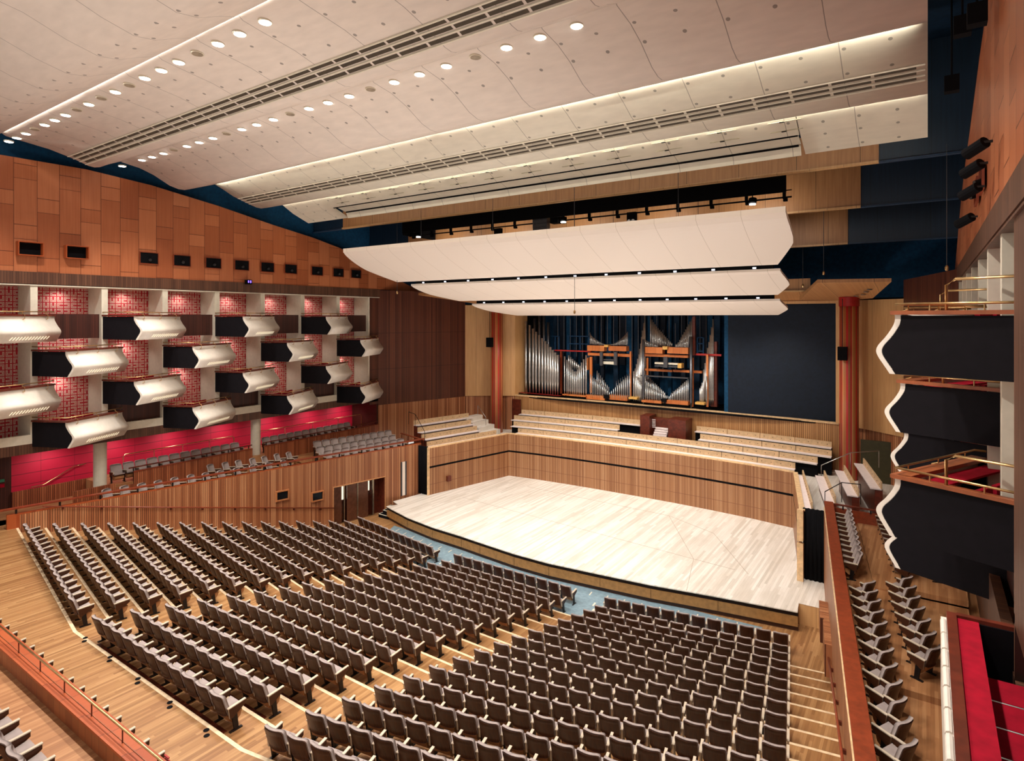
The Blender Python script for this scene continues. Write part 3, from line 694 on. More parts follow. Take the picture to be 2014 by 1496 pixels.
TN = {1: 'top', 2: 'second', 3: 'third', 4: 'lowest'}
def make_red_chair():
    e = empty('red_chair')
    m = MB(); m.box(-.22, .22, -.2, .24, .42, .5); m.build('seat', 'red', e)
    m = MB(); m.prism([(-.23, -.28), (.23, -.28), (.23, -.2), (-.23, -.2)], .45, 1.02); m.build('backrest', 'red', e)
    for x in (-.18, .18):
        for y in (-.2, .18): mm = MB(); mm.tube([(x, y, 0), (x, y, .42)], .014, 6); mm.build('leg', 'brass', e)
    return e
protos = {(-1, True): make_box(-1, True), (-1, False): make_box(-1, False), (1, True): make_box(1, True)}
rc = make_red_chair(); rc_used = False
used = set()
for s_, side in ((-1, 'left'), (1, 'right')):
    cnt = {1: 0, 2: 0, 3: 0, 4: 0}
    for ci, (y0, rows) in enumerate(BOXCOL):
        if s_ > 0 and ci not in (2, 3, 4): continue
        for r in rows:
            key = (s_, ci < 6 if s_ < 0 else True)
            e = protos[key] if key not in used else copy_tree(protos[key]); used.add(key)
            e.location = (s_*14.75, y0, ZT[r])
            lab = ('%s white-fronted box from the near end, %s tier of the left wall' % (ORD[cnt[r]], TN[r])) if s_ < 0 else ('%s black-sided box from the near end, %s tier of the right wall' % (ORD[cnt[r]], TN[r]))
            cnt[r] += 1
            tag(e, lab, 'theatre box', 'boxes of the %s wall' % side)
            for k in range(4):
                t_ = tdir*(.5+k*.6)-nrm*.95
                c = rc if not rc_used else copy_tree(rc); rc_used = True
                c.location = (s_*14.75-s_*t_.x, y0+t_.y, ZT[r]-1.0); c.rotation_euler = (0, 0, -s_*math.atan2(nrm.x, nrm.y)*-1 if False else (-math.atan2(nrm.x, nrm.y) if s_ < 0 else math.atan2(nrm.x, nrm.y)))
                tag(c, '%s red chair in the %s box of the %s tier, %s wall' % (ORD[k], ORD[cnt[r]-1], TN[r], side), 'chair', 'red chairs in the boxes')

# near box at the lower right corner
e = empty('theatre_box', (15.5, 9., 7.55), label='nearest right box with a long red desk and white padded edge', cat='theatre box')
Y0, Y1 = -4., 2.1
m = MB(); m.box(-.09, -.02, Y0, Y1, -1.1, -.02)
for k in range(12):
    y = Y0+k*.5; m.tube([(-.06, y+.02, -.03), (-.06, y+.48, -.03)], .04, 8)
m.build('padded_edge', 'white', e)
m = MB(); m.box(-.02, .1, Y0, Y1+.05, -1.1, .06); m.box(.1, .85, Y1-.02, Y1+.08, -.0, .06); m.box(.1, .9, Y0, Y1+.05, -1.1, -1.05); m.build('timber_ledge', 'mahog_d', e)
m = MB(); m.box(.1, .36, Y0, Y1-.02, -.02, .02); m.build('red_desk', 'red', e)
m = MB(); m.box(.1, .85, Y1-.04, Y1+.06, -1.1, .0); m.build('side_panel', 'boxside', e)
for k in range(5):
    c = empty('red_bench', (16.05, 10.3-k*.62, 6.95), label='%s flat red seat from the far end beside the red desk, lower right' % ORD[k], cat='seat', group='flat red seats by the near desk')
    m = MB(); m.box(-.2, .6, -.29, .29, .0, .09); m.build('seat', 'red', c); m = MB(); m.tube([(-.2, -.31, .08), (.5, -.31, .08)], .014); m.build('chrome_edge', 'tin', c)

# ------------------------------------------------------------------ ceiling
CREAM = (226, 214, 202)
P0 = [(0., 19.5), (2., 19.55), (4., 19.5), (5.3, 19.3), (6.2, 18.98), (6.9, 18.82), (7.4, 18.9), (7.9, 19.14), (8.3, 19.3)]
P1 = [(8.0, 19.62), (8.5, 19.28), (8.9, 19.22), (9.98, 19.08), (10.55, 18.94), (10.94, 18.84), (11.41, 18.68), (11.65, 18.66), (11.85, 18.71), (12.18, 18.9), (12.76, 19.17)]
P2 = [(12.3, 19.5), (12.75, 19.12), (13.51, 19.01), (14.14, 18.8), (14.88, 18.43), (15.3, 18.33), (15.6, 18.34), (16.09, 18.51), (17., 18.84)]
P3 = [(16.6, 19.35), (16.95, 18.98), (17.57, 18.73), (18.16, 18.45), (18.98, 18.2), (19.5, 18.06), (19.8, 18.04), (20.37, 18.2), (21.05, 18.42)]
P4 = [(20.7, 18.9), (21.0, 18.52), (21.87, 18.03)]
P4b = P4+[(22.91, 17.62)]
for i, (pr_, dots) in enumerate(((P0, (2.6, 4.4, 6.9, 7.3)), (P1, (9.3, 10.2)), (P2, (13.5, 14.15, 12.65)), (P3, (17.4, 18.2)))):
    m = MB(); m.extrude_x(pr_, -15.25, 15.25, .08)
    struct('ceiling' if i == 0 else 'ceiling.%03d' % i, m, ceil_mat('cream_ceiling_%d' % i, CREAM if i < 3 else (220, 212, 194), dots, 0), ORD[i]+' curved cream ceiling wave from the rear of the hall', smooth=True)
cm = ceil_mat('cream_ceiling_4', (222, 214, 194), (21.35,), 0); cm2 = ceil_mat('cream_ceiling_5', (222, 214, 194), (21.5, 22.0, 22.7), 0)
m = MB(); m.extrude_x(P4, -11.75, 11.75, .08); struct('ceiling.004', m, cm, 'front centre ceiling strip with long black slots')
m = MB(); m.extrude_x(P4b, -15.25, -11.75, .08); m.extrude_x(P4b, 11.78, 15.25, .08); struct('ceiling.005', m, cm2, 'deeper cream ceiling ends at both sides of the front strip')
m = MB(); m.extrude_x([(21.95, 18.13), (22.66, 17.92)], -11.68, 11.68, .05); struct('ceiling.006', m, cm, 'narrow cream ceiling strip before the reflectors')
m = MB(); m.extrude_x([(22.72, 17.86), (22.86, 17.58)], -11.66, 11.66, .05); struct('ceiling.007', m, ceil_mat('cream_ceiling_6', (222, 214, 194), None, 0), 'lowest narrow cream ceiling strip')
m = MB(); m.box(-11.7, 11.7, 21.86, 21.93, 18.0, 18.06); m.box(-11.6, 11.6, 22.64, 22.72, 17.86, 17.92); struct('trim_gap_shadows', m, 'black', 'black strips painted as shadow gaps between the front ceiling strips')  # solid black strips put in as the shadow between ceiling strips
def surf(prof, y):
    for (a, za), (b, zb) in zip(prof[:-1], prof[1:]):
        if a <= y <= b: return za+(zb-za)*(y-a)/(b-a)
for pr_, ys, nm in ((P1, (10.72, 10.95, 11.18), 'row of long air slots in the second ceiling wave'), (P3, (18.5, 18.72, 18.94), 'row of long air slots in the fourth ceiling wave')):
    m = MB(); r = MB()
    for y in ys:
        for k in range(30):
            x = -14.95+k*1.; z0, z1 = surf(pr_, y-.055), surf(pr_, y+.055)
            m.quad((x+.04, y-.055, z0-.006), (x+.96, y-.055, z0-.006), (x+.96, y+.055, z1-.006), (x+.04, y+.055, z1-.006))
    for y in (ys[0]-.1, ys[0]+.11, ys[1]+.11, ys[2]+.1):
        z = surf(pr_, y); m.box(-15.2, 15.2, y-.025, y+.025, z-.035, z, 1)
    tag(m.build('ceiling_grille', [plain('slot_shadow', (66, 56, 42), .8), 'cream']), nm, 'air grille', kind='structure')
m = MB()
for k in range(12):
    x = -11.+k*2.
    for y, w in ((21.25, .9), (21.62, .9)):
        z = surf(P4, y); m.box(x-.1, x+w, y-.03, y+.03, z-.012, z, 1); m.box(x+.25, x+.4, y-.03, y+.03, z-.03, z-.008, 0)
tag(m.build('ceiling_grille', ['black', plain('slot_rim', (176, 168, 142))]), 'long thin slots in the front centre ceiling strip', 'air grille', kind='structure')
# round ceiling lamps
def lamp(x, y, z, lit, lab, grp):
    e = empty('ceiling_lamp', (x, y, z), label=lab, cat='ceiling lamp', group=grp)
    m = MB(); m.lathe([(.17, 0), (.17, .05)], seg=20); m.build('trim_ring', 'cream', e)
    m = MB(); m.lathe([(.14, -.012), (.14, 0.01)], seg=20); m.build('lamp_face', 'lamp' if lit else 'lampdim', e)
R1 = [(50,757,1),(95,733,1),(147,706,1),(198,678,0),(253,649,1),(310,619,1),(372,585,1),(435,549,0),(503,513,1),(575,474,0),(653,434,1),(733,389,0),(820,343,1),(914,295,1),(1012,241,1),(1117,183,0),(1234,121,1),(1357,54,1),(1500,-4,1)]
lampx1 = []
for i, (px, py, lit) in enumerate(R1):
    q = at(px/2.877, py/2.877, y=8.78); lampx1.append(q.x if lit else None)
    lamp(q.x, q.y, surf(P1, 8.78)-.03, lit, ('lit ' if lit else 'unlit ')+'round lamp, %s from the left in the rear ceiling lamp row' % (ORD[i] if i < 18 else 'last'), 'rear row of round ceiling lamps')
R2 = [(692,905,1),(803,867,1),(860,845,1),(925,825,1),(985,800,0),(1057,778,1),(1127,752,1),(1205,728,1),(1283,698,0),(1368,671,1),(1452,637,1),(1547,608,1),(1643,571,0),(1748,537,1),(1856,497,1),(1976,457,1),(2098,411,0),(2231,367,1),(2374,317,1),(2526,264,1),(2691,207,0),(2866,147,1),(3056,80,1),(3263,15,1)]
lampx2 = []
for i, (px, py, lit) in enumerate(R2):
    q = at(px/2.877, py/2.877, y=13.0); lampx2.append(q.x if lit else None)
    lamp(q.x, 13.0, surf(P2, 13.0)-.02, lit, ('lit ' if lit else 'unlit ')+'half hidden lamp, %s from the %s end of the front ceiling lamp row' % ((ORD[i], 'left') if i < 12 else (ORD[23-i], 'right')), 'front row of half hidden ceiling lamps')
# blue void above
m = MB(); m.box(-21., -20.9, -1, 46, 2, 21.4); m.box(20.9, 21., -1, 46, 2, 21.4); m.box(-21., 21., 45., 45.1, 2, 21.4); m.box(18., 18.1, -1, 30, 3., 13.4); struct('wall_backing', m, 'black', 'black backing shell added behind the side walls')  # black backing added to close gaps and block stray world light
m = MB(); m.box(-21., 21., -1., 45., 21.2, 21.4); struct('ceiling_blue', m, 'bluep', 'deep blue roof void over the ceiling panels')

# stepped reflectors over the stage
for i, (y, hw, z0, z1) in enumerate(((24.34, 13.86, 17.38, 18.6), (28.98, 12.95, 16.63, 18.3), (33., 12.1, 15.56, 17.4), (37.6, 9.8, 13.52, 14.2))):
    if i == 0: xs = [(-hw, hw, z0)]
    else: xs = [(-hw, hw, z0)]
    m = MB(); m.box(-hw, hw, y, y+.1, z0, z1); m.box(-hw, hw, y-.1, y+.1, z0-.06, z0+.02, 1)
    struct('reflector_%s' % ['front', 'second', 'third', 'rear'][i], m, ['band_wood', 'pale_wood'], ORD[i]+' stepped timber reflector above the stage counted from the hall')
    if i < 3:
        m = MB()
        for a, b in ((-16.7, -hw), (hw, 16.7)): m.box(a, b, y+.05, y+.15, z0-.05+(.1 if i == 0 else 0), z1+3.); m.box(a, b, y-.05, y+.15, z0-.06, z0, 1)
        struct('reflector_blue_%s' % ['front', 'second', 'third'][i], m, ['blue_band', plain('blue_lip', (34, 56, 80))], 'dark blue ends of the %s stepped reflector' % ORD[i])
m = MB(); m.box(-10.6, 10.6, 26.06, 26.1, 17., 18.6); m.box(-10.6, -10.5, 26.1, 28.9, 16.9, 18.6); struct('trim_black_border', m, 'black', 'black drape behind the front timber reflector')
m = MB(); m.box(-16.7, 16.7, 39.4, 39.5, 13.1, 18.6); struct('wall_blue_back', m, 'bluew', 'deep blue back wall above the organ')
m = MB(); m.quad((-9.8, 37.6, 13.5), (9.8, 37.6, 13.5), (11.1, 38.9, 12.95), (-11.1, 38.9, 12.95)); m.box(-11.2, 11.2, 38.8, 39.4, 12.85, 13.1)
struct('soffit_organ', m, 'band_wood', 'timber soffit over the organ opening')

# canopies
def canopy(A_, B_, name, lab, thick=.24, bul=1.):
    (w0, y0, z0), (w1, y1, z1) = A_, B_
    N, K = 16, 40; m = MB(); vs = []; lay = []
    for side in (0, 1):
        for i in range(N+1):
            t_ = i/N; y = y0+(y1-y0)*t_
            # the edge bulges outward a third of the way down, then draws in
            ks = ((0, 0.), (.2, .36), (.38, .62), (.5, .7), (.58, .62), (.8, .3), (1., 0.)); w = w0+(w1-w0)*t_
            for (ta, wa), (tb, wb) in zip(ks[:-1], ks[1:]):
                if ta <= t_ <= tb: w += bul*(wa+(wb-wa)*(t_-ta)/(tb-ta)); break
            z = z0+(z1-z0)*(t_**.78)
            for k in range(K+1):
                x = -w+2*w*k/K; vs.append((x, y, z+(thick if side else 0)))
    W = K+1; S = (N+1)*W; fs = []
    for i in range(N):
        for k in range(K):
            a = i*W+k; fs.append((a, a+1, a+W+1, a+W)); b = S+a; fs.append((b, b+W, b+W+1, b+1))
        for k in (0, K): a = i*W+k; fs.append((a, a+W, S+a+W, S+a))
    for k in range(K):
        a = k; fs.append((a, S+a, S+a+1, a+1)); a = N*W+k; fs.append((a, a+1, S+a+1, S+a))
    m.add(vs, fs); e = empty(name, (0, 0, 0), label=lab, cat='canopy')
    m.build('curved_panel', 'canopy', e, False)
    m = MB()
    for x in (-w0*.62, -w0*.2, w0*.2, w0*.62): m.tube([(x, (y0+y1)/2, z0-.3), (x, (y0+y1)/2, 18.5)], .012, 4)
    m.build('suspension_wires', 'grey', e)
    if bul < .58: return
    m = MB(); m.box(-w0+.3, w0-.3, y0+.1, y0+.3, z0+thick-.0, z0+thick+.2)
    for k in range(12): x = -w0+1+k*(2*w0-2)/11; m.box(x-.1, x+.1, y0+.0, y0+.12, z0+thick, z0+thick+.12)
    bt = m.build('lighting_batten', 'black', e); m = MB()
    for k in range(12): x = -w0+1+k*(2*w0-2)/11; m.box(x-.07, x+.07, y0-.02, y0-.005, z0+thick+.02, z0+thick+.09)
    m.build('batten_lamps', glow('batten_lamp', (230, 236, 255), 1.5), bt)
canopy((11.27, 22.19, 15.58), (10.41, 25.44, 14.07), 'acoustic_canopy', 'largest and nearest white curved canopy over the stage', .2, .57)
canopy((10.3, 26.49, 13.9), (9.53, 30.1, 13.05), 'acoustic_canopy', 'middle white curved canopy over the stage', .1, .6)
canopy((9.4, 31.24, 12.8), (8.56, 35.29, 12.13), 'acoustic_canopy', 'farthest white canopy just above the organ pipes', .1, .6)
# lighting truss and speakers
e = empty('lighting_bar', (0, 26.67, 16.9), label='black lighting bar with clamps across the stage above the first canopy', cat='lighting bar')
m = MB(); m.tube([(-10.6, 0, 0), (10.7, 0, 0)], .035, 8); m.tube([(-10.6, 0, .28), (10.7, 0, .28)], .02, 8); m.build('pipe', 'black', e)
m = MB()
for k in range(15): x = -10.3+k*1.48; m.box(x-.06, x+.06, -.05, .05, -.05, .3); m.box(x-.03, x+.12, -.08, .08, -.16, -.04)
m.build('clamps', 'black', e)
for i, (px, py) in enumerate(((823, 462), (1108, 432), (1480, 396))):
    q = at(px, py, y=26.5); e = empty('stage_lamp', q, label=ORD[i]+' glowing stage lamp from the left on the lighting bar', cat='stage lamp', group='glowing lamps on the lighting bar')
    m = MB(); m.tube([(0, .05, .12), (0, 0, -.08)], .16, 14); h_ = m.build('lamp_head', 'black', e); m = MB(); m.lathe([(.13, -.14), (.13, -.1)], seg=14); m.build('lens', 'lamp', h_)
    m = MB(); m.box(-.02, .02, -.02, .02, .1, .35); m.build('yoke', 'black', e)
for i, px in enumerate((980, 1243)):
    q = at(px, 460 if i == 0 else 430, y=26.4); e = empty('blinder_lamp', q, label=['twin black lamp unit hanging left of the speaker stack', 'twin black lamp unit hanging right of the speaker stack'][i], cat='lamp')
    m = MB(); m.box(-.22, .22, -.1, .1, -.3, .3); h_ = m.build('housing', 'black', e)
    for x in (-.1, .1): m = MB(); m.tube([(x, -.1, -.12), (x, -.14, -.12)], .08, 12); m.build('lens', 'tin', h_)
e = empty('line_array_speaker', at(1065, 429, y=26.4), label='stack of black line array speakers hanging over the canopy', cat='loudspeaker')
for k in range(6):
    m = MB(); z = .5-k*.2; m.prism([(-.42, -.22+.01*k), (.42, -.22+.01*k), (.36, .25), (-.36, .25)], z-.19, z); m.build('cabinet', plain('speaker_grille', (34, 42, 38)) if k == 0 else 'spk' if 'spk' in M else 'grey', e)
m = MB(); m.box(-.5, .5, -.1, .1, .52, .58); m.tube([(-.5, 0, .55), (-.7, 0, 1.1)], .015); m.tube([(.5, 0, .55), (.7, 0, 1.1)], .015); m.build('flying_frame', 'steel', e)
e = empty('loudspeaker', at(1093, 424, y=26.6), label='small black loudspeaker beside the line array stack', cat='loudspeaker'); m = MB(); m.box(-.22, .22, -.2, .2, -.4, .4); m.build('cabinet', 'black', e)
m = MB(); m.box(-.25, .25, -.02, .02, .4, .44); m.build('bracket', 'steel', e)
for i, (px, py, y) in enumerate(((1620, 535, 30), (1862, 525, 24), (1579, 560, 34), (1130, 612, 25.5), (781, 574, 25.2))):
    q = at(px, py, y=y); e = empty('hanging_microphone', q, label=['pale cable with a brass weight ending above the right reflector', 'cable with brass weight hanging before the right blue wall', 'cable with black weight in front of the third timber reflector', 'thin cable crossing the canopies at the middle', 'thin cable beside the left end of the first canopy'][i], cat='hanging cable')
    m = MB(); m.tube([(0, 0, 0), (0, 0, 17.6-q.z)], .012, 5); m.build('cable', 'grey', e); m = MB(); m.lathe([(.03, -.12), (.055, -.08), (.055, 0), (.02, .06)], seg=10); m.build('weight', 'brass', e)
for i, (px, py) in enumerate(((963, 673), (1657, 695))):
    q = at(px, py, y=36.6); e = empty('loudspeaker', q, label=['small black loudspeaker hung left of the left striped column', 'black loudspeaker hung in front of the right striped column'][i], cat='loudspeaker')
    m = MB(); m.box(-.22, .22, -.16, .16, -.36, .36); m.build('cabinet', 'black', e); m = MB(); m.tube([(0, 0, .36), (0, 0, 13.-q.z)], .02, 5); m.build('hanging_cable', 'steel', e)
# dark fixtures in the blue slot right of the ceiling
for i, (x, y, z) in enumerate(((15.75, 12.2, 17.9), (15.8, 14.5, 17.6), (15.7, 17., 17.3), (15.95, 13.1, 17.2))):
    e = empty('hanging_floodlight', (x, y, z), label=['first', 'second', 'third', 'last'][i]+' black floodlight hanging in the dark blue gap right of the ceiling', cat='floodlight', group='floodlights in the blue gap')
    m = MB(); m.box(-.14, .14, -.12, .12, -.18, .18); m.build('housing', 'black', e); m = MB(); m.tube([(0, 0, .18), (0, 0, 21.-z)], .02, 5); m.build('drop_rod', 'black', e)

# ------------------------------------------------------------------ choir benches
m = MB(); m.prism([(-14.2, 28.7), (-10.75, 28.7), (-9.3, 35.4)]+[(px_, py_+.1) for px_, py_ in reversed(back)]+[(9.5, 35.1), (10.9, 28.7), (13.9, 28.7), (14.1, 38.9), (-14.1, 38.9)], 3.1, 3.3)
struct('floor_choir', m, 'stage', 'pale timber floor of the choir stalls')
TT = [(4.05, 3.75), (4.35, 4.05), (4.65, 4.35), (4.97, 4.67)]
def bow(x): return .62*max(-.4, 1-(x/9.3)**2)
def back_bench(x0, x1, t, lab):
    yb = 36.02+.86*t ; zt, zs = TT[t]; e = empty('choir_bench', ((x0+x1)/2, yb, zs), label=lab, cat='bench', group='choir benches'); ox = e.location.x
    n = max(2, int((x1-x0)/1.1)); step = (x1-x0)/n
    def pt(x, off): return (x-ox, off+bow(x)*.9)
    seat = MB(); base = MB(); 
    for i in range(n):
        a, b = x0+i*step, x0+(i+1)*step
        p, q = pt(a, -.42), pt(b, -.42); r, s2 = pt(b, .0), pt(a, .0)
        seat.prism([p, q, r, s2], -.05, 0.)
        p, q = pt(a, -.22), pt(b, -.22); r, s2 = pt(b, .05), pt(a, .05)
        base.prism([p, q, r, s2], -max(.3, zs-3.35), -.05)
    seat.build('seat_board', 'seatboard', e); base.build('plinth', 'black', e)  # black plinth colour stands in for the shadow under the seat board
    i = 0
    npan = max(1, round((x1-x0)/2.1)); ps = (x1-x0)/npan
    for j in range(npan):
        mm = MB(); sub = 3
        for k in range(sub):
            a, b = x0+j*ps+k*ps/sub+(.015 if k == 0 else 0), x0+j*ps+(k+1)*ps/sub-(.015 if k == sub-1 else 0)
            mm.prism([pt(a, -.03), pt(b, -.03), pt(b, .03), pt(a, .03)], 0., zt-zs)
        for k in range(4):
            a = x0+j*ps+(k+.5)*ps/4; q = pt(a, -.035); mm.obox((q[0], q[1], (zt-zs)*.5), (.035, .012, .035), 0, 1)
        mm.build('back_panel', ['bench', 'black'], e)
TL = ['front', 'second', 'third', 'rear']
back_bench(-9.0, 9.3, 0, 'front curved choir bench directly behind the stage wall')
back_bench(-9.9, 10.3, 1, 'second curved choir bench behind the stage wall')
back_bench(-10.4, -2.1, 2, 'third choir bench, part left of the organ console'); back_bench(3.4, 10.9, 2, 'third choir bench, part right of the organ console')
back_bench(-10.3, -.7, 3, 'rear choir bench against the wall left of the organ console'); back_bench(2.9, 10.8, 3, 'rear choir bench against the wall right of the organ console')
def side_bench(s_, t, ya, yb, lab):
    zt, zs = TT[t]; off = .55+.93*t
    def wx(y): return s_*(10.66-.2179*(y-28.5)) + s_*off
    e = empty('choir_bench', (wx((ya+yb)/2), (ya+yb)/2, zs), label=lab, cat='bench', group='choir benches'); ox, oy = e.location.x, e.location.y
    def pr2(y, o): return (wx(y)+s_*o-ox, y-oy)
    def quadp(a, b, o0, o1): 
        pts = [pr2(a, o0), pr2(b, o0), pr2(b, o1), pr2(a, o1)]
        return pts
    m = MB(); m.prism(quadp(ya, yb, -.42, 0), -.05, 0.); m.build('seat_board', 'seatboard', e)
    m = MB(); m.prism(quadp(ya+.05, yb-.05, -.24, .05), -max(.3, zs-3.32), -.05); m.build('plinth', 'mahog_d', e)
    n = max(1, round((yb-ya)/2.3)); st = (yb-ya)/n
    for j in range(n):
        m = MB(); m.prism(quadp(ya+j*st+.015, ya+(j+1)*st-.015, -.03, .03), 0, zt-zs)
        for k in range(4):
            q = pr2(ya+(j+(k+.5)/4)*st, -.035); m.obox((q[0], q[1], (zt-zs)*.5), (.012, .035, .035), 0, 1)
        m.build('back_panel', ['bench', 'black'], e)
for s_, sd in ((-1, 'left'), (1, 'right')):
    for t_, (ya, yb) in enumerate(((28.8, 34.6), (29.2, 33.8), (29.7, 34.2), (30.2, 34.9))):
        side_bench(s_, t_, ya, yb, TL[t_]+' straight choir bench of the block at the '+sd+' of the stage')
def steprail(pts, lab, mat='steel'):
    e = empty('stair_rail', pts[0], label=lab, cat='handrail'); o = Vector(pts[0]); m = MB(); m.tube([Vector(p)-o for p in pts], .02, 6); m.build('rail_tube', mat, e, True)
    for p in pts: q = Vector(p)-o; mm = MB(); mm.tube([(q.x, q.y, q.z-.85), q], .016, 6); mm.build('post', mat, e)
steprail([(-14.2, 30.3, 5.5), (-13.1, 29.8, 5.5), (-11.6, 29.1, 4.6)], 'thin dark stair rail at the near end of the left choir block')
steprail([(-12.6, 36., 5.4), (-11.4, 35.4, 4.7)], 'pale handrail beside the left striped column', 'tin')
steprail([(13.2, 36., 5.2), (12., 35.2, 5.1), (10.8, 34.2, 4.5)], 'pale handrail in front of the right striped column', 'tin')
steprail([(12.9, 29.6, 4.9), (12.2, 29.5, 4.9), (11.6, 29.1, 4.5)], 'thin dark stair rail at the right choir block')
m = MB()
for k in range(4): m.box(-12.9+k*.55, -12.3+k*.55, 34.3, 36.2, 3.3, 4.7-k*.3)
tag(m.build('choir_steps', 'stage'), 'pale steps between the left choir block and the column', 'steps', kind='structure')
e = empty('terrace_rail', (13.1, 28.75, 4.1), label='dark wood rail closing the right terrace below the choir', cat='rail'); m = MB(); m.box(-1.3, 1.5, -.06, .06, 0, .05); m.build('rail_board', 'mahog_d', e); m = MB(); m.box(-1.3, 1.5, .0, .05, -.75, -.12); m.build('apron', 'mahog', e)
for x in (-.8, .2, 1.2): m = MB(); m.box(x, x+.05, -.03, .03, -.15, 0); m.build('post', 'steel', e)
# dark openings beside the columns
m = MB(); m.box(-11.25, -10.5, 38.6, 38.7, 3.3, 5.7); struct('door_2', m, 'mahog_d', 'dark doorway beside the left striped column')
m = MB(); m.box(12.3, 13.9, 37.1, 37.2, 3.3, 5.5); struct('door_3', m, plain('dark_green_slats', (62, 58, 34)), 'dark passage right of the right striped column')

# ------------------------------------------------------------------ organ
m = MB(); n = 12
for i in range(n):
    a, b = -11.1+i*22.2/n, -11.1+(i+1)*22.2/n
    ya_, yb_ = 38.8+.5*(1-(a/11.1)**2), 38.8+.5*(1-(b/11.1)**2)
    m.wall((a, ya_), (b, yb_), 3.2, 5.93, .1); m.wall((a, ya_-.06), (b, yb_-.06), 5.93, 6.02, .3, 1)
struct('wall_organ_base', m, ['slat_x', 'oakcap'], 'tan slatted wall below the organ with a pale ledge')
m = MB(); m.box(-11.1, 11.1, 43., 43.1, 5.9, 13.2); struct('wall_organ_back', m, 'bluew', 'blue back wall inside the organ chamber')
m = MB(); m.box(-11.1, 11.1, 38.9, 43., 5.85, 5.95); struct('floor_organ', m, 'black', 'dark floor of the organ chamber')
m = MB(); m.box(4.85, 11., 39.25, 39.35, 6., 12.9); m.box(4.6, 4.85, 39.3, 39.5, 6., 12.9, 1); struct('wall_navy_shutter', m, ['navy', 'bluew'], 'large navy blue shutter covering the right half of the organ')
m = MB(); m.box(10.95, 11.15, 38.7, 38.9, 6., 13.); m.box(-11.1, 11.1, 38.75, 38.9, 12.8, 12.95); struct('trim_5', m, 'pale_wood', 'thin timber frame of the organ opening')
oy = 39.7
def O(cx_, cy_, y=oy): return at(1000+cx_/4.684, 590+cy_/4.684, y=y)
def pipes(e, lst, zb, r, y, mat='tin', foot=.5, name='organ_pipe'):
    for (px, py) in lst:
        q = O(px, py, y); zt = min(q.z, 12.9); f = min(foot, (zt-zb)*.4)
        m = MB(); m.lathe([(r*.25, 0), (r, f), (r, zt-zb)], seg=10)
        o = m.build(name, mat, e, True); o.location = (q.x-e.location.x, y-e.location.y, zb-e.location.z)
        for p in o.data.polygons: 
            if len(p.vertices) > 4: p.use_smooth = False
def div(lab): return empty('organ_division', (0, oy, 6.), label=lab, cat='organ pipes')
def vrow(x0, x1, y0, y1, n, p=1.): return [(x0+(x1-x0)*i/(n-1), y0+(y1-y0)*(i/(n-1))**p) for i in range(n)]
def chest(e, x0, x1, y0, y1, yy=oy, mat='orgwood', name='wind_chest', d=.5):
    a, b = O(x0, y0, yy), O(x1, y1, yy); m = MB(); m.box(a.x-e.location.x, b.x-e.location.x, yy-.25-e.location.y, yy-.25+d-e.location.y, b.z-e.location.z, a.z-e.location.z); m.build(name, mat, e)
e = div('tall silver pipes stepping down at the far left of the organ')
pipes(e, [(162,195),(197,230),(228,262),(256,292),(285,322),(313,350),(340,378),(365,405),(388,432),(410,458),(432,482),(455,505)], 6.15, .105, 39.4, foot=1.0)
pipes(e, [(243,168),(287,100),(328,100),(368,203)], 8.5, .12, 40.3, 'tin2')
chest(e, 65, 480, 845, 880, 39.4, 'redwood', 'base_board'); 
e = div('V-shaped rank of slim silver pipes second from the left')
pipes(e, [(518,518),(540,550),(557,580),(575,610),(592,640),(608,655),(625,655),(641,635),(657,605),(673,575),(693,545),(715,508)], 6.15, .06, 39.5, foot=.5)
pipes(e, vrow(556, 700, 508, 640, 9), 8.0, .07, 40.2); chest(e, 512, 725, 862, 890, 39.5); chest(e, 730, 745, 530, 640, 40.)
chest(e, 490, 505, 455, 860, 40.1, 'mahog', 'post', .15); chest(e, 440, 770, 455, 478, 40.0, 'redwood', 'beam', .2)
e = div('lower centre-left fan of silver pipes below the first orange chest')
pipes(e, vrow(757, 930, 685, 845, 12), 6.2, .032, 39.45, foot=.35); pipes(e, vrow(950, 1118, 835, 680, 10), 6.2, .034, 39.45, foot=.35)
pipes(e, vrow(817, 925, 650, 800, 8), 6.4, .026, 39.9, foot=.3); pipes(e, vrow(995, 1112, 745, 672, 7), 6.4, .03, 39.9, 'tin2', foot=.3)
chest(e, 730, 900, 868, 920); chest(e, 940, 1105, 868, 925); chest(e, 890, 935, 868, 905, oy-.2, 'black', 'coupler')
e = div('upper left pair of curved pipe fans on an orange wind chest')
pipes(e, vrow(752, 890, 298, 410, 20, .6), 10.02, .018, 39.5, foot=.2); pipes(e, vrow(945, 1097, 405, 292, 20, 1.7), 10.02, .018, 39.5, foot=.2)
pipes(e, vrow(765, 900, 330, 408, 14, .6), 10.02, .02, 39.8, 'tin2', foot=.2)
chest(e, 740, 895, 415, 470); chest(e, 935, 1098, 420, 470); chest(e, 745, 1130, 482, 522, oy+.3); chest(e, 895, 930, 410, 432, oy-.2, 'yellow', 'end_cap')
chest(e, 763, 782, 520, 850, oy+.2, 'orgwood', 'post', .15); chest(e, 1130, 1143, 470, 885, oy, 'orgwood', 'post', .15)
chest(e, 855, 880, 475, 600, oy-.3, 'grey', 'bracket', .15); chest(e, 985, 1012, 478, 598, oy-.3, 'grey', 'bracket', .15); chest(e, 860, 1000, 560, 592, oy-.1, 'cream', 'tray', .3); chest(e, 860, 1000, 540, 558, oy-.1, 'grey', 'tray', .3)
e = div('steep staircase of silver pipes right of the first fans')
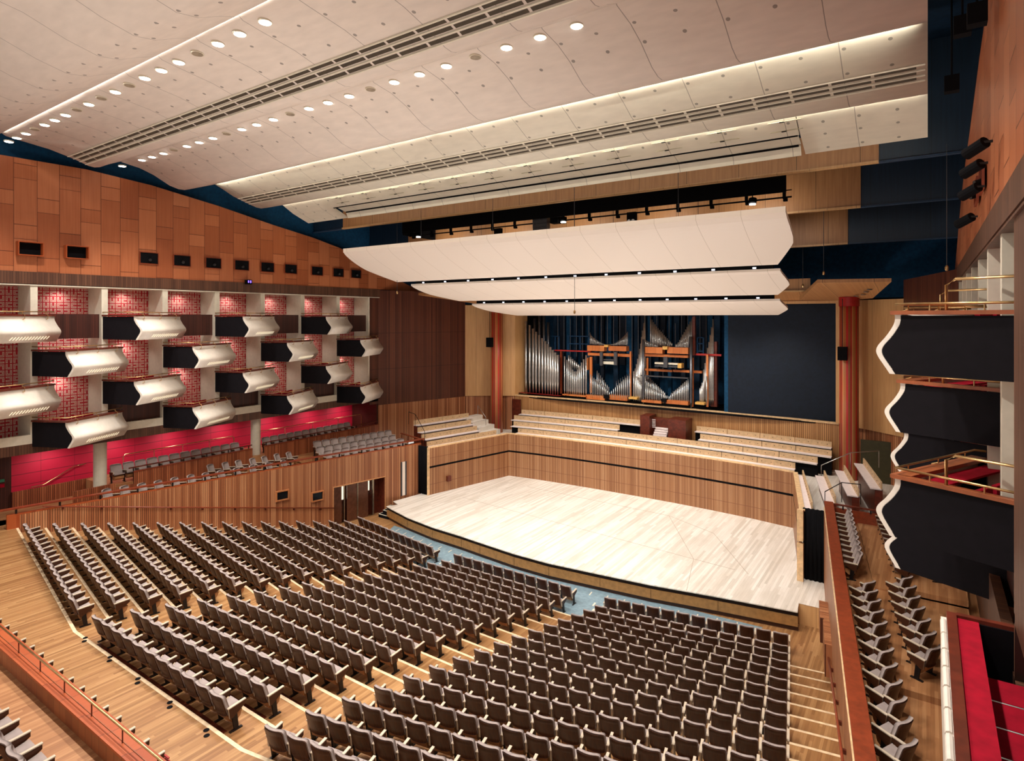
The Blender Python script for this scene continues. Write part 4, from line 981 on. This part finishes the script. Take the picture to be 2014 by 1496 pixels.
pipes(e, [(1168,630),(1180,590),(1192,540),(1204,500),(1212,450),(1220,400),(1228,340),(1236,280),(1246,210),(1258,120)], 6.2, .055, 39.9, foot=.5)
pipes(e, [(1155,655),(1172,690),(1186,700),(1198,720),(1210,740),(1222,760)], 6.2, .045, 39.45, foot=.4); chest(e, 1120, 1198, 888, 912, 39.3, 'yellow', 'end_cap')
pipes(e, [(1243, 360)], 6.05, .09, 39.3, 'tin2')
e = div('lower right fan of silver pipes below the second orange chest')
pipes(e, vrow(1250, 1460, 800, 880, 14, 1.3), 6.2, .032, 39.35, foot=.35); pipes(e, vrow(1480, 1655, 885, 725, 12), 6.2, .034, 39.35, foot=.35)
pipes(e, vrow(1263, 1440, 680, 850, 13), 6.4, .034, 39.8, foot=.35); pipes(e, vrow(1500, 1650, 850, 740, 10), 6.4, .03, 39.8, 'tin2', foot=.35)
chest(e, 1240, 1420, 915, 950, 39.4); chest(e, 1465, 1665, 915, 965, 39.4); chest(e, 1420, 1460, 905, 935, 39.2, 'black', 'coupler')
chest(e, 1230, 1665, 697, 712, 39.5, 'grey', 'walkway', .25)
pipes(e, [(1683, 335)], 6.05, .1, 39.3, 'tin2')
e = div('upper right pipe cluster on an orange wind chest')
pipes(e, vrow(1262, 1375, 365, 412, 14, .7), 9.95, .018, 39.5, foot=.2); pipes(e, vrow(1540, 1655, 405, 340, 16, 1.5), 9.95, .018, 39.5, foot=.2)
pipes(e, vrow(1310, 1505, 150, 395, 15, .8), 10.0, .04, 39.95, foot=.3); pipes(e, vrow(1565, 1700, 390, 150, 11), 10.0, .04, 39.95, foot=.3)
pipes(e, vrow(1326, 1480, 240, 400, 11), 9.98, .028, 39.7, foot=.2)
chest(e, 1258, 1430, 430, 492); chest(e, 1475, 1665, 432, 495); chest(e, 1255, 1665, 492, 530, oy+.3); chest(e, 1432, 1475, 425, 455, oy-.2, 'yellow', 'end_cap')
chest(e, 1285, 1297, 530, 700, oy+.2, 'orgwood', 'post', .15); chest(e, 1697, 1712, 530, 980, oy, 'orgwood', 'post', .15); chest(e, 1250, 1520, 628, 660, oy+.3); chest(e, 1530, 1790, 640, 672, oy+.3)
chest(e, 1440, 1475, 520, 620, oy-.3, 'grey', 'bracket', .15); chest(e, 1360, 1570, 570, 595, oy-.1, 'cream', 'tray', .3); chest(e, 1360, 1570, 595, 620, oy-.1, 'grey', 'tray', .3); chest(e, 1570, 1605, 580, 625, oy-.1, 'yellow', 'box')
chest(e, 1705, 1730, 150, 500, oy+.1, 'mahog_d', 'post', .2)
e = div('tall staircase of silver pipes at the right end of the organ')
pipes(e, [(1800,640),(1812,580),(1824,500),(1836,440),(1848,385),(1860,320),(1872,250),(1886,175)], 6.3, .06, 39.9, foot=.5)
pipes(e, [(1765,810),(1775,790),(1785,760),(1797,700),(1827,700)], 6.3, .04, 39.4, foot=.4); chest(e, 1730, 1815, 935, 962, 39.3, 'yellow', 'end_cap')
chest(e, 1833, 1850, 500, 980, oy, 'orgwood', 'post', .15); chest(e, 1710, 1970, 488, 515, oy+.3, 'redwood', 'beam', .2); chest(e, 1870, 1930, 380, 980, oy+.5, 'mahog_d', 'case', .3)
e = empty('swell_box', (0, 41.5, 6.), label='dark blue swell cases and wooden pipes deep behind the silver pipes', cat='organ case')
for k, px in enumerate(range(440, 1950, 62)):
    q = O(px, 150, 41.6); m = MB(); w = .12+.1*random.random(); m.box(q.x-w, q.x+w, -.1, .15, 0 if k % 2 else 2.5, 6.6+.2*random.random()); m.build('wooden_pipe', ['bluep', 'navy', 'bluew'][k % 3], e)
for k in range(26):
    q = O(450+k*57, 150, 41.); m = MB(); m.lathe([(.03, 0), (.03, 3.+random.random()*3)], seg=8); o = m.build('organ_pipe', 'tin2', e); o.location = (q.x, -.4, 1.+random.random()*3)
m = MB()
for a, b, z in ((320, 470, 330), (540, 745, 330), (540, 745, 400), (1740, 1795, 345), (1740, 1795, 400), (1740, 1795, 470)):
    p, q = O(a, z, 40.8), O(b, z, 40.8); m.box(p.x, q.x, -.7, -.64, p.z-6-.03, p.z-6+.03)
for a, z0, z1 in ((430, 330, 455), (465, 330, 455), (550, 330, 455), (660, 330, 455), (740, 330, 455), (1740, 345, 500), (1795, 345, 500)):
    p, q = O(a, z0, 40.8), O(a, z1, 40.8); m.box(p.x-.04, p.x+.04, -.7, -.64, q.z-6, p.z-6)
m.build('walkway_frame', plain('blue_steel', (24, 70, 110), .4), e)
# console
e = empty('organ_console', (1.0, 38.25, 3.95), label='dark red wooden organ console with tiered keyboards among the choir benches', cat='organ console')
m = MB(); m.box(-1.5, -.85, -.3, .9, -.6, 1.55); m.build('left_case', 'mahog_d', e)
m = MB(); m.box(.45, 1.6, -.4, .9, -.6, 1.5); m.build('right_case', 'mahog_d', e)
m = MB(); m.box(-.85, .45, .3, .9, -.6, 1.35); m.box(-.85, .45, -.3, .3, -.6, .2); m.build('music_desk', 'mahog_d', e)
for k in range(4): m = MB(); m.box(-.6, .3, -.28+k*.13, -.12+k*.13, .3+k*.13, .4+k*.13); m.build('keyboard', 'seatboard', e)
for s2 in (-1, 1):
    m = MB()
    for a in range(4):
        for b in range(6): m.box(-.15+s2*.57-.1+a*.06, -.15+s2*.57-.06+a*.06, .1, .16, .75+b*.1, .8+b*.1)
    m.build('stop_knobs', 'seatboard', e)
m = MB(); m.box(-.7, .4, -.62, -.36, .1, .15); m.box(-.65, -.6, -.6, -.4, -.6, .1); m.box(.3, .35, -.6, -.4, -.6, .1); m.build('player_bench', 'mahog', e)

# ------------------------------------------------------------------ theatre seats
def slab(m, w, z0, z1, yf, th, r=.05, nx=10, mi=0, nz=4, crown=0.):
    vs = []
    xs = [w*(-1+2*i/nx) for i in range(nx+1)]
    xs = sorted(set([-w, -w+r*.3, w-r*.3, w]+xs))
    def zt(x):
        a = abs(x)-(w-r); d = r*(1-math.sqrt(max(0, 1-(a/r)**2))) if a > 0 else 0
        return d
    n = len(xs)
    for sd in (0, 1):
        for x in xs:
            d = zt(x)
            for k in range(nz+1):
                z = (z0+d)+(z1-d-z0-d)*k/nz; vs.append((x, yf(x, z)+(th if sd else 0), z))
    W = nz+1; S = n*W; fs = []
    for i in range(n-1):
        for k in range(nz):
            a = i*W+k; fs.append((a, a+1, a+W+1, a+W)[::-1]); b = S+a; fs.append((b, b+1, b+W+1, b+W))
        a = i*W; fs.append((a, a+W, S+a+W, S+a)); a = i*W+nz; fs.append((a, S+a, S+a+W, a+W))
    for k in range(nz):
        a = k; fs.append((a, S+a, S+a+1, a+1)); a = (n-1)*W+k; fs.append((a, a+1, S+a+1, S+a))
    m.add(vs, fs, mi)
yb = lambda x, z: -.02-.16*(z-.34)/.5 - .065*(1-(x/.25)**2)
def chair_parts():
    a = MB(); slab(a, .225, .34, .80, lambda x, z: yb(x, z)-.012, .02, .05, 8)
    b = MB(); slab(b, .245, .355, .83, lambda x, z: yb(x, z)+.006, .075, .055, 8)
    c = MB(); slab_v = MB(); c.prism([(-.215, .0), (.215, .0), (.22, .3), (-.22, .3)], [.33, .33, .40, .40], [.39, .39, .46, .46])
    d = MB()
    for k in range(5):
        a0, a1 = pi*k/5, pi*(k+1)/5
        y0, y1 = .14-.17*cos(a0), .14-.17*cos(a1); z0, z1 = .33-.2*sin(a0), .33-.2*sin(a1)
        d.quad((-.2, y0, z0), (-.2, y1, z1), (.2, y1, z1), (.2, y0, z0))
    d.add([(-.2, .14-.17*cos(pi*k/5), .33-.2*sin(pi*k/5)) for k in range(6)], [(0, 1, 2, 3, 4, 5)]); d.add([(.2, .14-.17*cos(pi*k/5), .33-.2*sin(pi*k/5)) for k in range(6)], [(5, 4, 3, 2, 1, 0)])
    def arm(x):
        m = MB(); w = .022
        tri = [(-.05, .52), (.33, .555), (.33, .47), (.04, .3), (-.02, .3)]
        n = len(tri); m.add([(x-w, y, z) for y, z in tri]+[(x+w, y, z) for y, z in tri], [tuple(range(n)), tuple(reversed(range(n, 2*n)))]+[(i, n+i, n+(i+1) % n, (i+1) % n) for i in range(n)], 0)
        m.mi[-n:] = [1]*n
        m.add([(x-.03, -.07, .52), (x+.03, -.07, .52), (x+.03, .34, .555), (x-.03, .34, .555), (x-.03, -.07, .54), (x+.03, -.07, .54), (x+.03, .34, .575), (x-.03, .34, .575)],
            [(0,3,2,1),(4,5,6,7),(0,1,5,4),(1,2,6,5),(2,3,7,6),(3,0,4,7)], 1)
        return m
    def leg(x):
        m = MB(); m.add([(x-.02, .02, .36), (x+.02, .02, .36), (x+.02, .14, .36), (x-.02, .14, .36), (x-.02, .08, .02), (x+.02, .08, .02), (x+.02, .18, .02), (x-.02, .18, .02)], [(0,1,2,3),(7,6,5,4),(0,4,5,1),(1,5,6,2),(2,6,7,3),(3,7,4,0)])
        m.box(x-.03, x+.03, -.02, .26, 0, .025); return m
    return a, b, c, d, arm, leg
pa_, pb_, pc_, pd_, arm_, leg_ = chair_parts()
MESH = {'shell': pa_.mesh('back_shell', 'walnut', True), 'pad': pb_.mesh('back_pad', 'fabric', True), 'seat': pc_.mesh('seat_pad', 'fabric'), 'under': pd_.mesh('seat_shell', 'tan', True),
        'armr': arm_(.277).mesh('armrest', ['walnut', 'armtop']), 'arml': arm_(-.277).mesh('armrest', ['walnut', 'armtop']), 'legr': leg_(.277).mesh('leg', 'leg'), 'legl': leg_(-.277).mesh('leg', 'leg')}
for k in ('shell', 'pad', 'under'):
    pass
def put_chair(name, loc, rz, lab, cat, grp, first):
    e = empty(name, loc, rz, label=lab, cat=cat, group=grp)
    items = [('backrest', 'shell'), ('back_pad', 'pad'), ('seat', 'seat'), ('seat_shell', 'under'), ('armrest', 'armr'), ('leg', 'legr')]
    if first: items += [('armrest', 'arml'), ('leg', 'legl')]
    last = e
    for n_, k in items:
        o = bpy.data.objects.new(n_, MESH[k]); COL.objects.link(o); o.parent = last if n_ in ('back_pad', 'seat_shell') else e; last = o
    return e
allc = []
CNT = [12, 12, 13, 13, 13, 13, 14, 14, 14, 14, 15, 15, 15, 16, 16, 16, 16]
for k in range(17):
    ym, yi, xo, yo = rowpts(k); z = zrow(k)
    for blk, (p0, p1, n) in enumerate((((-xo, yo), (-4.68, yi+.04), CNT[k]), ((-3.27, ym), (3.02, ym+.02), 11), ((4.52+.06*(1-k/16.), yi), (xo, yo), CNT[k]))):
        d = Vector((p1[0]-p0[0], p1[1]-p0[1])); L_ = d.length; d.normalize(); f = Vector((-d.y, d.x)); pitch = (L_-.49)/(n-1)
        for i in range(n):
            q = Vector(p0)+d*(.245+pitch*i)+f*.2
            allc.append((k, blk, i, n, (q.x, q.y, z), math.atan2(d.y, d.x), pitch))
vis = []
for c in allc:
    px, py, dd = proj((c[4][0], c[4][1], c[4][2]+.8))
    if -25 < px < 2040 and py < 1515: vis.append((dd, c))
vis.sort(key=lambda t_: t_[0])
BN = ['left', 'middle', 'right']
for dd, (k, blk, i, n, loc, rz, pitch) in vis[:300]:
    put_chair('theatre_chair', loc, rz, 'walnut-backed chair, %s from left in the %s row of the %s stalls block' % (ORD[i], ORD[k], BN[blk]), 'theatre seat', 'theatre seats in the stalls', i == 0)
# the rest of the stalls seats, farther off, as one mass
big = MB(); KM = [('walnut', pa_, 0), ('fabric', pb_, 1), ('fabric', pc_, 1), ('tan', pd_, 2)]
ar, lr, al, ll = arm_(.277), leg_(.277), arm_(-.277), leg_(-.277)
for dd, (k, blk, i, n, loc, rz, pitch) in vis[300:]:
    a, b = cos(rz), sin(rz)
    def put(mb, mp):
        o = len(big.v); big.v += [(loc[0]+a*x-b*y, loc[1]+b*x+a*y, loc[2]+z) for x, y, z in mb.v]
        for f, mi in zip(mb.f, mb.mi): big.f.append(tuple(o+j for j in f)); big.mi.append(mp[mi])
    put(pa_, [0]); put(pb_, [1]); put(pc_, [1]); put(pd_, [2]); put(ar, [0, 3]); put(lr, [4])
    if i == 0: put(al, [0, 3]); put(ll, [4])
if big.v:
    tag(big.build('theatre_seat_rows', ['walnut', 'fabric', 'tan', 'armtop', 'leg']), 'farther rows of walnut-backed stalls seats toward the stage', 'theatre seats', kind='stuff')
# under-seat dark trays of the last rows
m = MB()
for k in (14, 15, 16):
    ym, yi, xo, yo = rowpts(k); m.box(-3.2, 2.95, ym+.0, ym+.2, zrow(k)+.003, zrow(k)+.012)
struct('trim_6', m, 'mahog_d', 'dark floor trays beneath the last middle rows')

# seats of the side terraces
def saw(s_, i, x, y, z, lab, grp):
    rz = -pi/3 if s_ < 0 else pi/3+.04
    f = Vector((-sin(rz), cos(rz)))
    put_chair('terrace_chair', (x+f.x*.2, y+f.y*.2, z), rz, lab, 'terrace seat', grp, True)
LA = [(-15.98,12.39),(-15.86,13.08),(-15.66,13.75),(-15.5,14.42),(-15.42,15.15),(-15.3,15.88),(-15.06,16.5),(-14.9,17.2),(-14.7,17.95),(-14.57,18.75),(-14.4,19.6),(-14.22,20.4)]
for i, (x, y) in enumerate(LA): saw(-1, i, x+.12, y-.1, TZ, '%s grey chair from the near end along the left terrace parapet' % ORD[i], 'angled seats along the left terrace parapet')
LB = [(-15.85,17.25),(-15.65,17.95),(-15.5,18.6),(-15.3,19.3),(-15.2,19.95),(-15.15,20.7),(-14.97,21.35)]
for i, (x, y) in enumerate(LB): saw(-1, i, x, y-.1, TZ+.15, '%s grey chair from the near end, second angled row of left terrace' % ORD[i], 'angled seats, second row of the left terrace')
RA_ = [(13.99,21.1),(14.09,20.45),(14.2,19.8),(14.3,19.15),(14.41,18.45),(14.51,17.75),(14.61,17.05),(14.71,16.35),(14.82,15.65),(14.92,15.),(15.03,14.3),(15.12,13.6),(15.2,12.9),(15.3,12.2)]
for i, (x, y) in enumerate(RA_): saw(1, i, x-.1, y-.2, TZ, '%s angled grey chair from the stage end along the right terrace parapet' % ORD[i], 'angled seats along the right terrace parapet')
RB_ = [(14.91,21.7),(15.01,21.0),(15.11,20.3),(15.22,19.6),(15.34,18.9),(15.45,18.2),(15.55,17.5)]
for i, (x, y) in enumerate(RB_): saw(1, i, x-.1, y-.2, TZ+.15, '%s angled grey chair from the stage end in the raised right terrace row' % ORD[i], 'angled seats, raised row of the right terrace')
for s_, fx, sd in ((-1, lwx, 'left'), (1, rwx, 'right')):
    sl = math.atan(.2) if s_ < 0 else math.atan(.156)
    for r, (off, ya, n, z) in enumerate(((.95, 22.6, 10, TZ+.13), (2.0, 22.85, 10, TZ+.2), (3.0, 23.35, 10, TZ+.35))):
        for i in range(n):
            y = ya+i*.545+.25; x = fx(y)+s_*(off-.2+(.38 if s_ > 0 and r else 0))
            put_chair('terrace_chair', (x, y, z), -pi/2-sl if s_ < 0 else pi/2+sl, '%s grey chair from the near end, %s straight row of the %s terrace' % (ORD[i], ['front', 'middle', 'back'][r], sd), 'terrace seat', 'straight rows of the %s terrace' % sd, True)
for g_, (ya, n) in enumerate(((12.95, 12), (20.95, 12))):
    for i in range(n):
        y = ya+i*.55+.25; put_chair('terrace_chair', (-16.85, y, 4.1), -pi/2, '%s grey chair from the near end in the %s row below the red wall' % (ORD[i], ['nearer', 'farther'][g_]), 'terrace seat', 'seats below the red wall', True)

# ------------------------------------------------------------------ orange fascia and seats at the lower left
m = MB(); F0, F1 = -5.5, 6.; zt = 4.28
m.box(F0-1.5, F1, 4.92, 5.0, 3.3, zt-.035, 1); m.box(F0-1.5, F1, 4.92, 5.28, zt-.035, zt); m.box(F0-1.5, F1, 4.86, 4.918, 3.9, zt-.02, 1); m.box(F0-1.5, F1, 4.86, 4.96, zt-.02, zt+.03); m.box(F0-1.5, F1, 5.06, 5.075, zt, zt+.012, 1)
struct('wall_fascia', m, ['orange', slats('fascia_boards', (1, 0), .3, [(128, 66, 32), (142, 78, 40), (156, 90, 50)], .04, (84, 40, 20))], 'long orange timber fascia crossing the lower left, thick ledge on top')  # face boards darker than the lit ledge: shade put into their colour
m = MB(); m.box(-9., 6., -2., 4.92, 3.7, 3.95); m.box(-9., 6., -2., 4.3, 3.95, 3.97); struct('floor_rear', m, 'terrace', 'wood floor of the rear terrace behind the orange fascia')
e = empty('brass_rail', (0, 5.05, zt), label='slim brass rail on thin posts along the orange fascia', cat='rail')
m = MB(); m.tube([(-6., 0, .26), (5.5, 0, .26)], .02); m.build('rail_tube', 'brass', e, True)
for k in range(8): mm = MB(); mm.tube([(-4.6+k*1.3, 0, 0), (-4.6+k*1.3, 0, .26)], .013, 6); mm.build('post', 'mahog_d', e)
for i in range(17):
    x = -5.1+i*.58; put_chair('fascia_chair', (x-.29, 5.26, 3.4), 0, '%s chair from the left of those half hidden in front of the orange fascia' % ORD[i], 'theatre seat', 'seats in front of the orange fascia', i == 0)
for i in range(9):
    x = -.9+i*.555; put_chair('rear_chair', (x-.27, 3.75, 3.97), 0, '%s grey chair from the left among those behind the orange fascia' % ORD[i], 'theatre seat', 'seats behind the orange fascia', i == 0)
q = at(325, 1487, z=4.)
e = empty('fire_extinguisher', (q.x, q.y, 3.4), label='red fire extinguisher standing in front of the orange fascia', cat='extinguisher')
m = MB(); m.lathe([(.08, 0), (.08, .42), (.03, .5)], seg=16); m.build('cylinder_body', 'redwood', e, False); m = MB(); m.box(-.02, .02, -.02, .02, .5, .56); m.box(-.02, .16, -.015, .015, .56, .58); m.box(-.02, .13, -.015, .015, .61, .63); m.build('handle', 'redwood', e)
for i, (px, py) in enumerate(((167, 1257), (216, 1295), (271, 1338), (334, 1385), (406, 1440))):
    q = at(px, py, z=3.4); e = empty('floor_socket', (q.x, q.y, 3.402), label=ORD[i]+' pair of small black floor sockets from the left on the cross aisle', cat='floor socket', group='floor sockets on the cross aisle')
    for dx in (-.07, .1): m = MB(); m.lathe([(.06, 0), (.06, .006)], (dx, -dx*.5, 0), seg=14); m.build('cover', 'black', e)

# ------------------------------------------------------------------ light
def spot(loc, target, power, ang=100, blend=.8, r=.15, col=(1, .95, .89)):
    l = bpy.data.lights.new('hall_and_fill_light', 'SPOT'); l.energy = power; l.spot_size = math.radians(ang); l.spot_blend = blend; l.shadow_soft_size = r; l.color = col
    o = bpy.data.objects.new('hall_and_fill_light', l); COL.objects.link(o); o.location = loc
    o.rotation_euler = (Vector(target)-Vector(loc)).to_track_quat('-Z', 'Y').to_euler(); return o
def area(loc, target, sx, sy, power, col=(1, .93, .84), spread=180):
    l = bpy.data.lights.new('hall_area_light', 'AREA'); l.shape = 'RECTANGLE'; l.size = sx; l.size_y = sy; l.energy = power; l.color = col; l.spread = math.radians(spread)
    o = bpy.data.objects.new('hall_area_light', l); COL.objects.link(o); o.location = loc
    o.rotation_euler = (Vector(target)-Vector(loc)).to_track_quat('-Z', 'Y').to_euler(); return o
W_ = 1.2
for x, y, z, p in ((-9, 14, 3.5, 1500), (9, 14, 3.5, 1500), (0, 9, 5., 1500), (-7, 27, 1.6, 1500), (7, 27, 1.6, 1500), (0, 31, 1.6, 1200)):
    spot((x, y, z), (x*.9, y+.5, 20), p, 150, 1., .6, (1, .96, .92))  # uplights added without any fixture, to brighten ceiling waves and canopies
for x in (-12, -6, 0, 6, 12):
    spot((x, 8.6, 19.0), (x*.9, 9.5, 0), 2600*W_, 120, .9, .25)
    spot((x, 12.95, 18.9), (x*.9, 14.5, 0), 2600*W_, 120, .9, .25)
for x in (-9, -4.5, 0, 4.5, 9):
    spot((x, 20.9, 15.6), (x*.85, 28., .8), 1500*W_, 66, .9, .3, (1, .97, .93)); spot((x, 26.9, 16.5), (x, 29.1, 17.1), 170, 150, .9, .3)  # second spot is fill added to brighten the timber reflectors
    spot((x, 30.2, 12.7), (x*.85, 32, .8), 900*W_, 110, .8, .3, (1, .96, .91))
    spot((x*.8, 35.4, 11.9), (x*.9, 39., 5), 430*W_, 110, .8, .3, (1, .93, .84))
    spot((x*.8, 34.9, 11.9), (x, 36.5, 3.8), 230*W_, 120, .8, .3, (1, .94, .86))
for x in (-11.4, -3.8, 3.8, 11.4):
    area((x, 17.02, 18.98), (x, 18.2, 18.9), 7.5, .12, 230, (1, .95, .82)); area((x, 21.06, 18.52), (x, 22.2, 18.35), 7.5, .12, 230, (1, .95, .82)); area((x, 8.15, 19.45), (x, 9.2, 19.35), 7.5, .12, 230, (1, .95, .88))
for n in range(-1, 6):
    y = 12.58+2.7*n+1.22
    for z in ((13.3, 10.9) if n % 2 == 0 else (13.3, 9.4)):
        spot((-17.35, y, z), (-17.6, y, z-2.), 60, 150, 1., .2, (1, .9, .85))
for y in (11, 13.8, 16.5, 19.5, 22.5, 25.5, 28):
    spot((-17.6, y, 5.95), (-18.4, y, 4.2), 110, 150, 1., .2, (1, .9, .88))
w = bpy.data.worlds.new('hall_world'); bpy.context.scene.world = w; w.use_nodes = True
w.node_tree.nodes['Background'].inputs[0].default_value = (1., .94, .88, 1); w.node_tree.nodes['Background'].inputs[1].default_value = .8

# ------------------------------------------------------------------ camera
cam = bpy.data.cameras.new('camera'); co = bpy.data.objects.new('camera', cam); COL.objects.link(co)
co.location = (CX, 0, CZ); co.rotation_euler = (pi/2, 0, YAW); cam.sensor_fit = 'HORIZONTAL'; cam.sensor_width = 36.
cam.lens = FP/2014*36.; cam.shift_y = -(748-HY)/2014.; cam.clip_start = .1; cam.clip_end = 300
sc = bpy.context.scene; sc.camera = co
sc.view_settings.view_transform = 'Standard'; sc.view_settings.look = 'None'; sc.view_settings.exposure = 0.; sc.view_settings.gamma = 1.
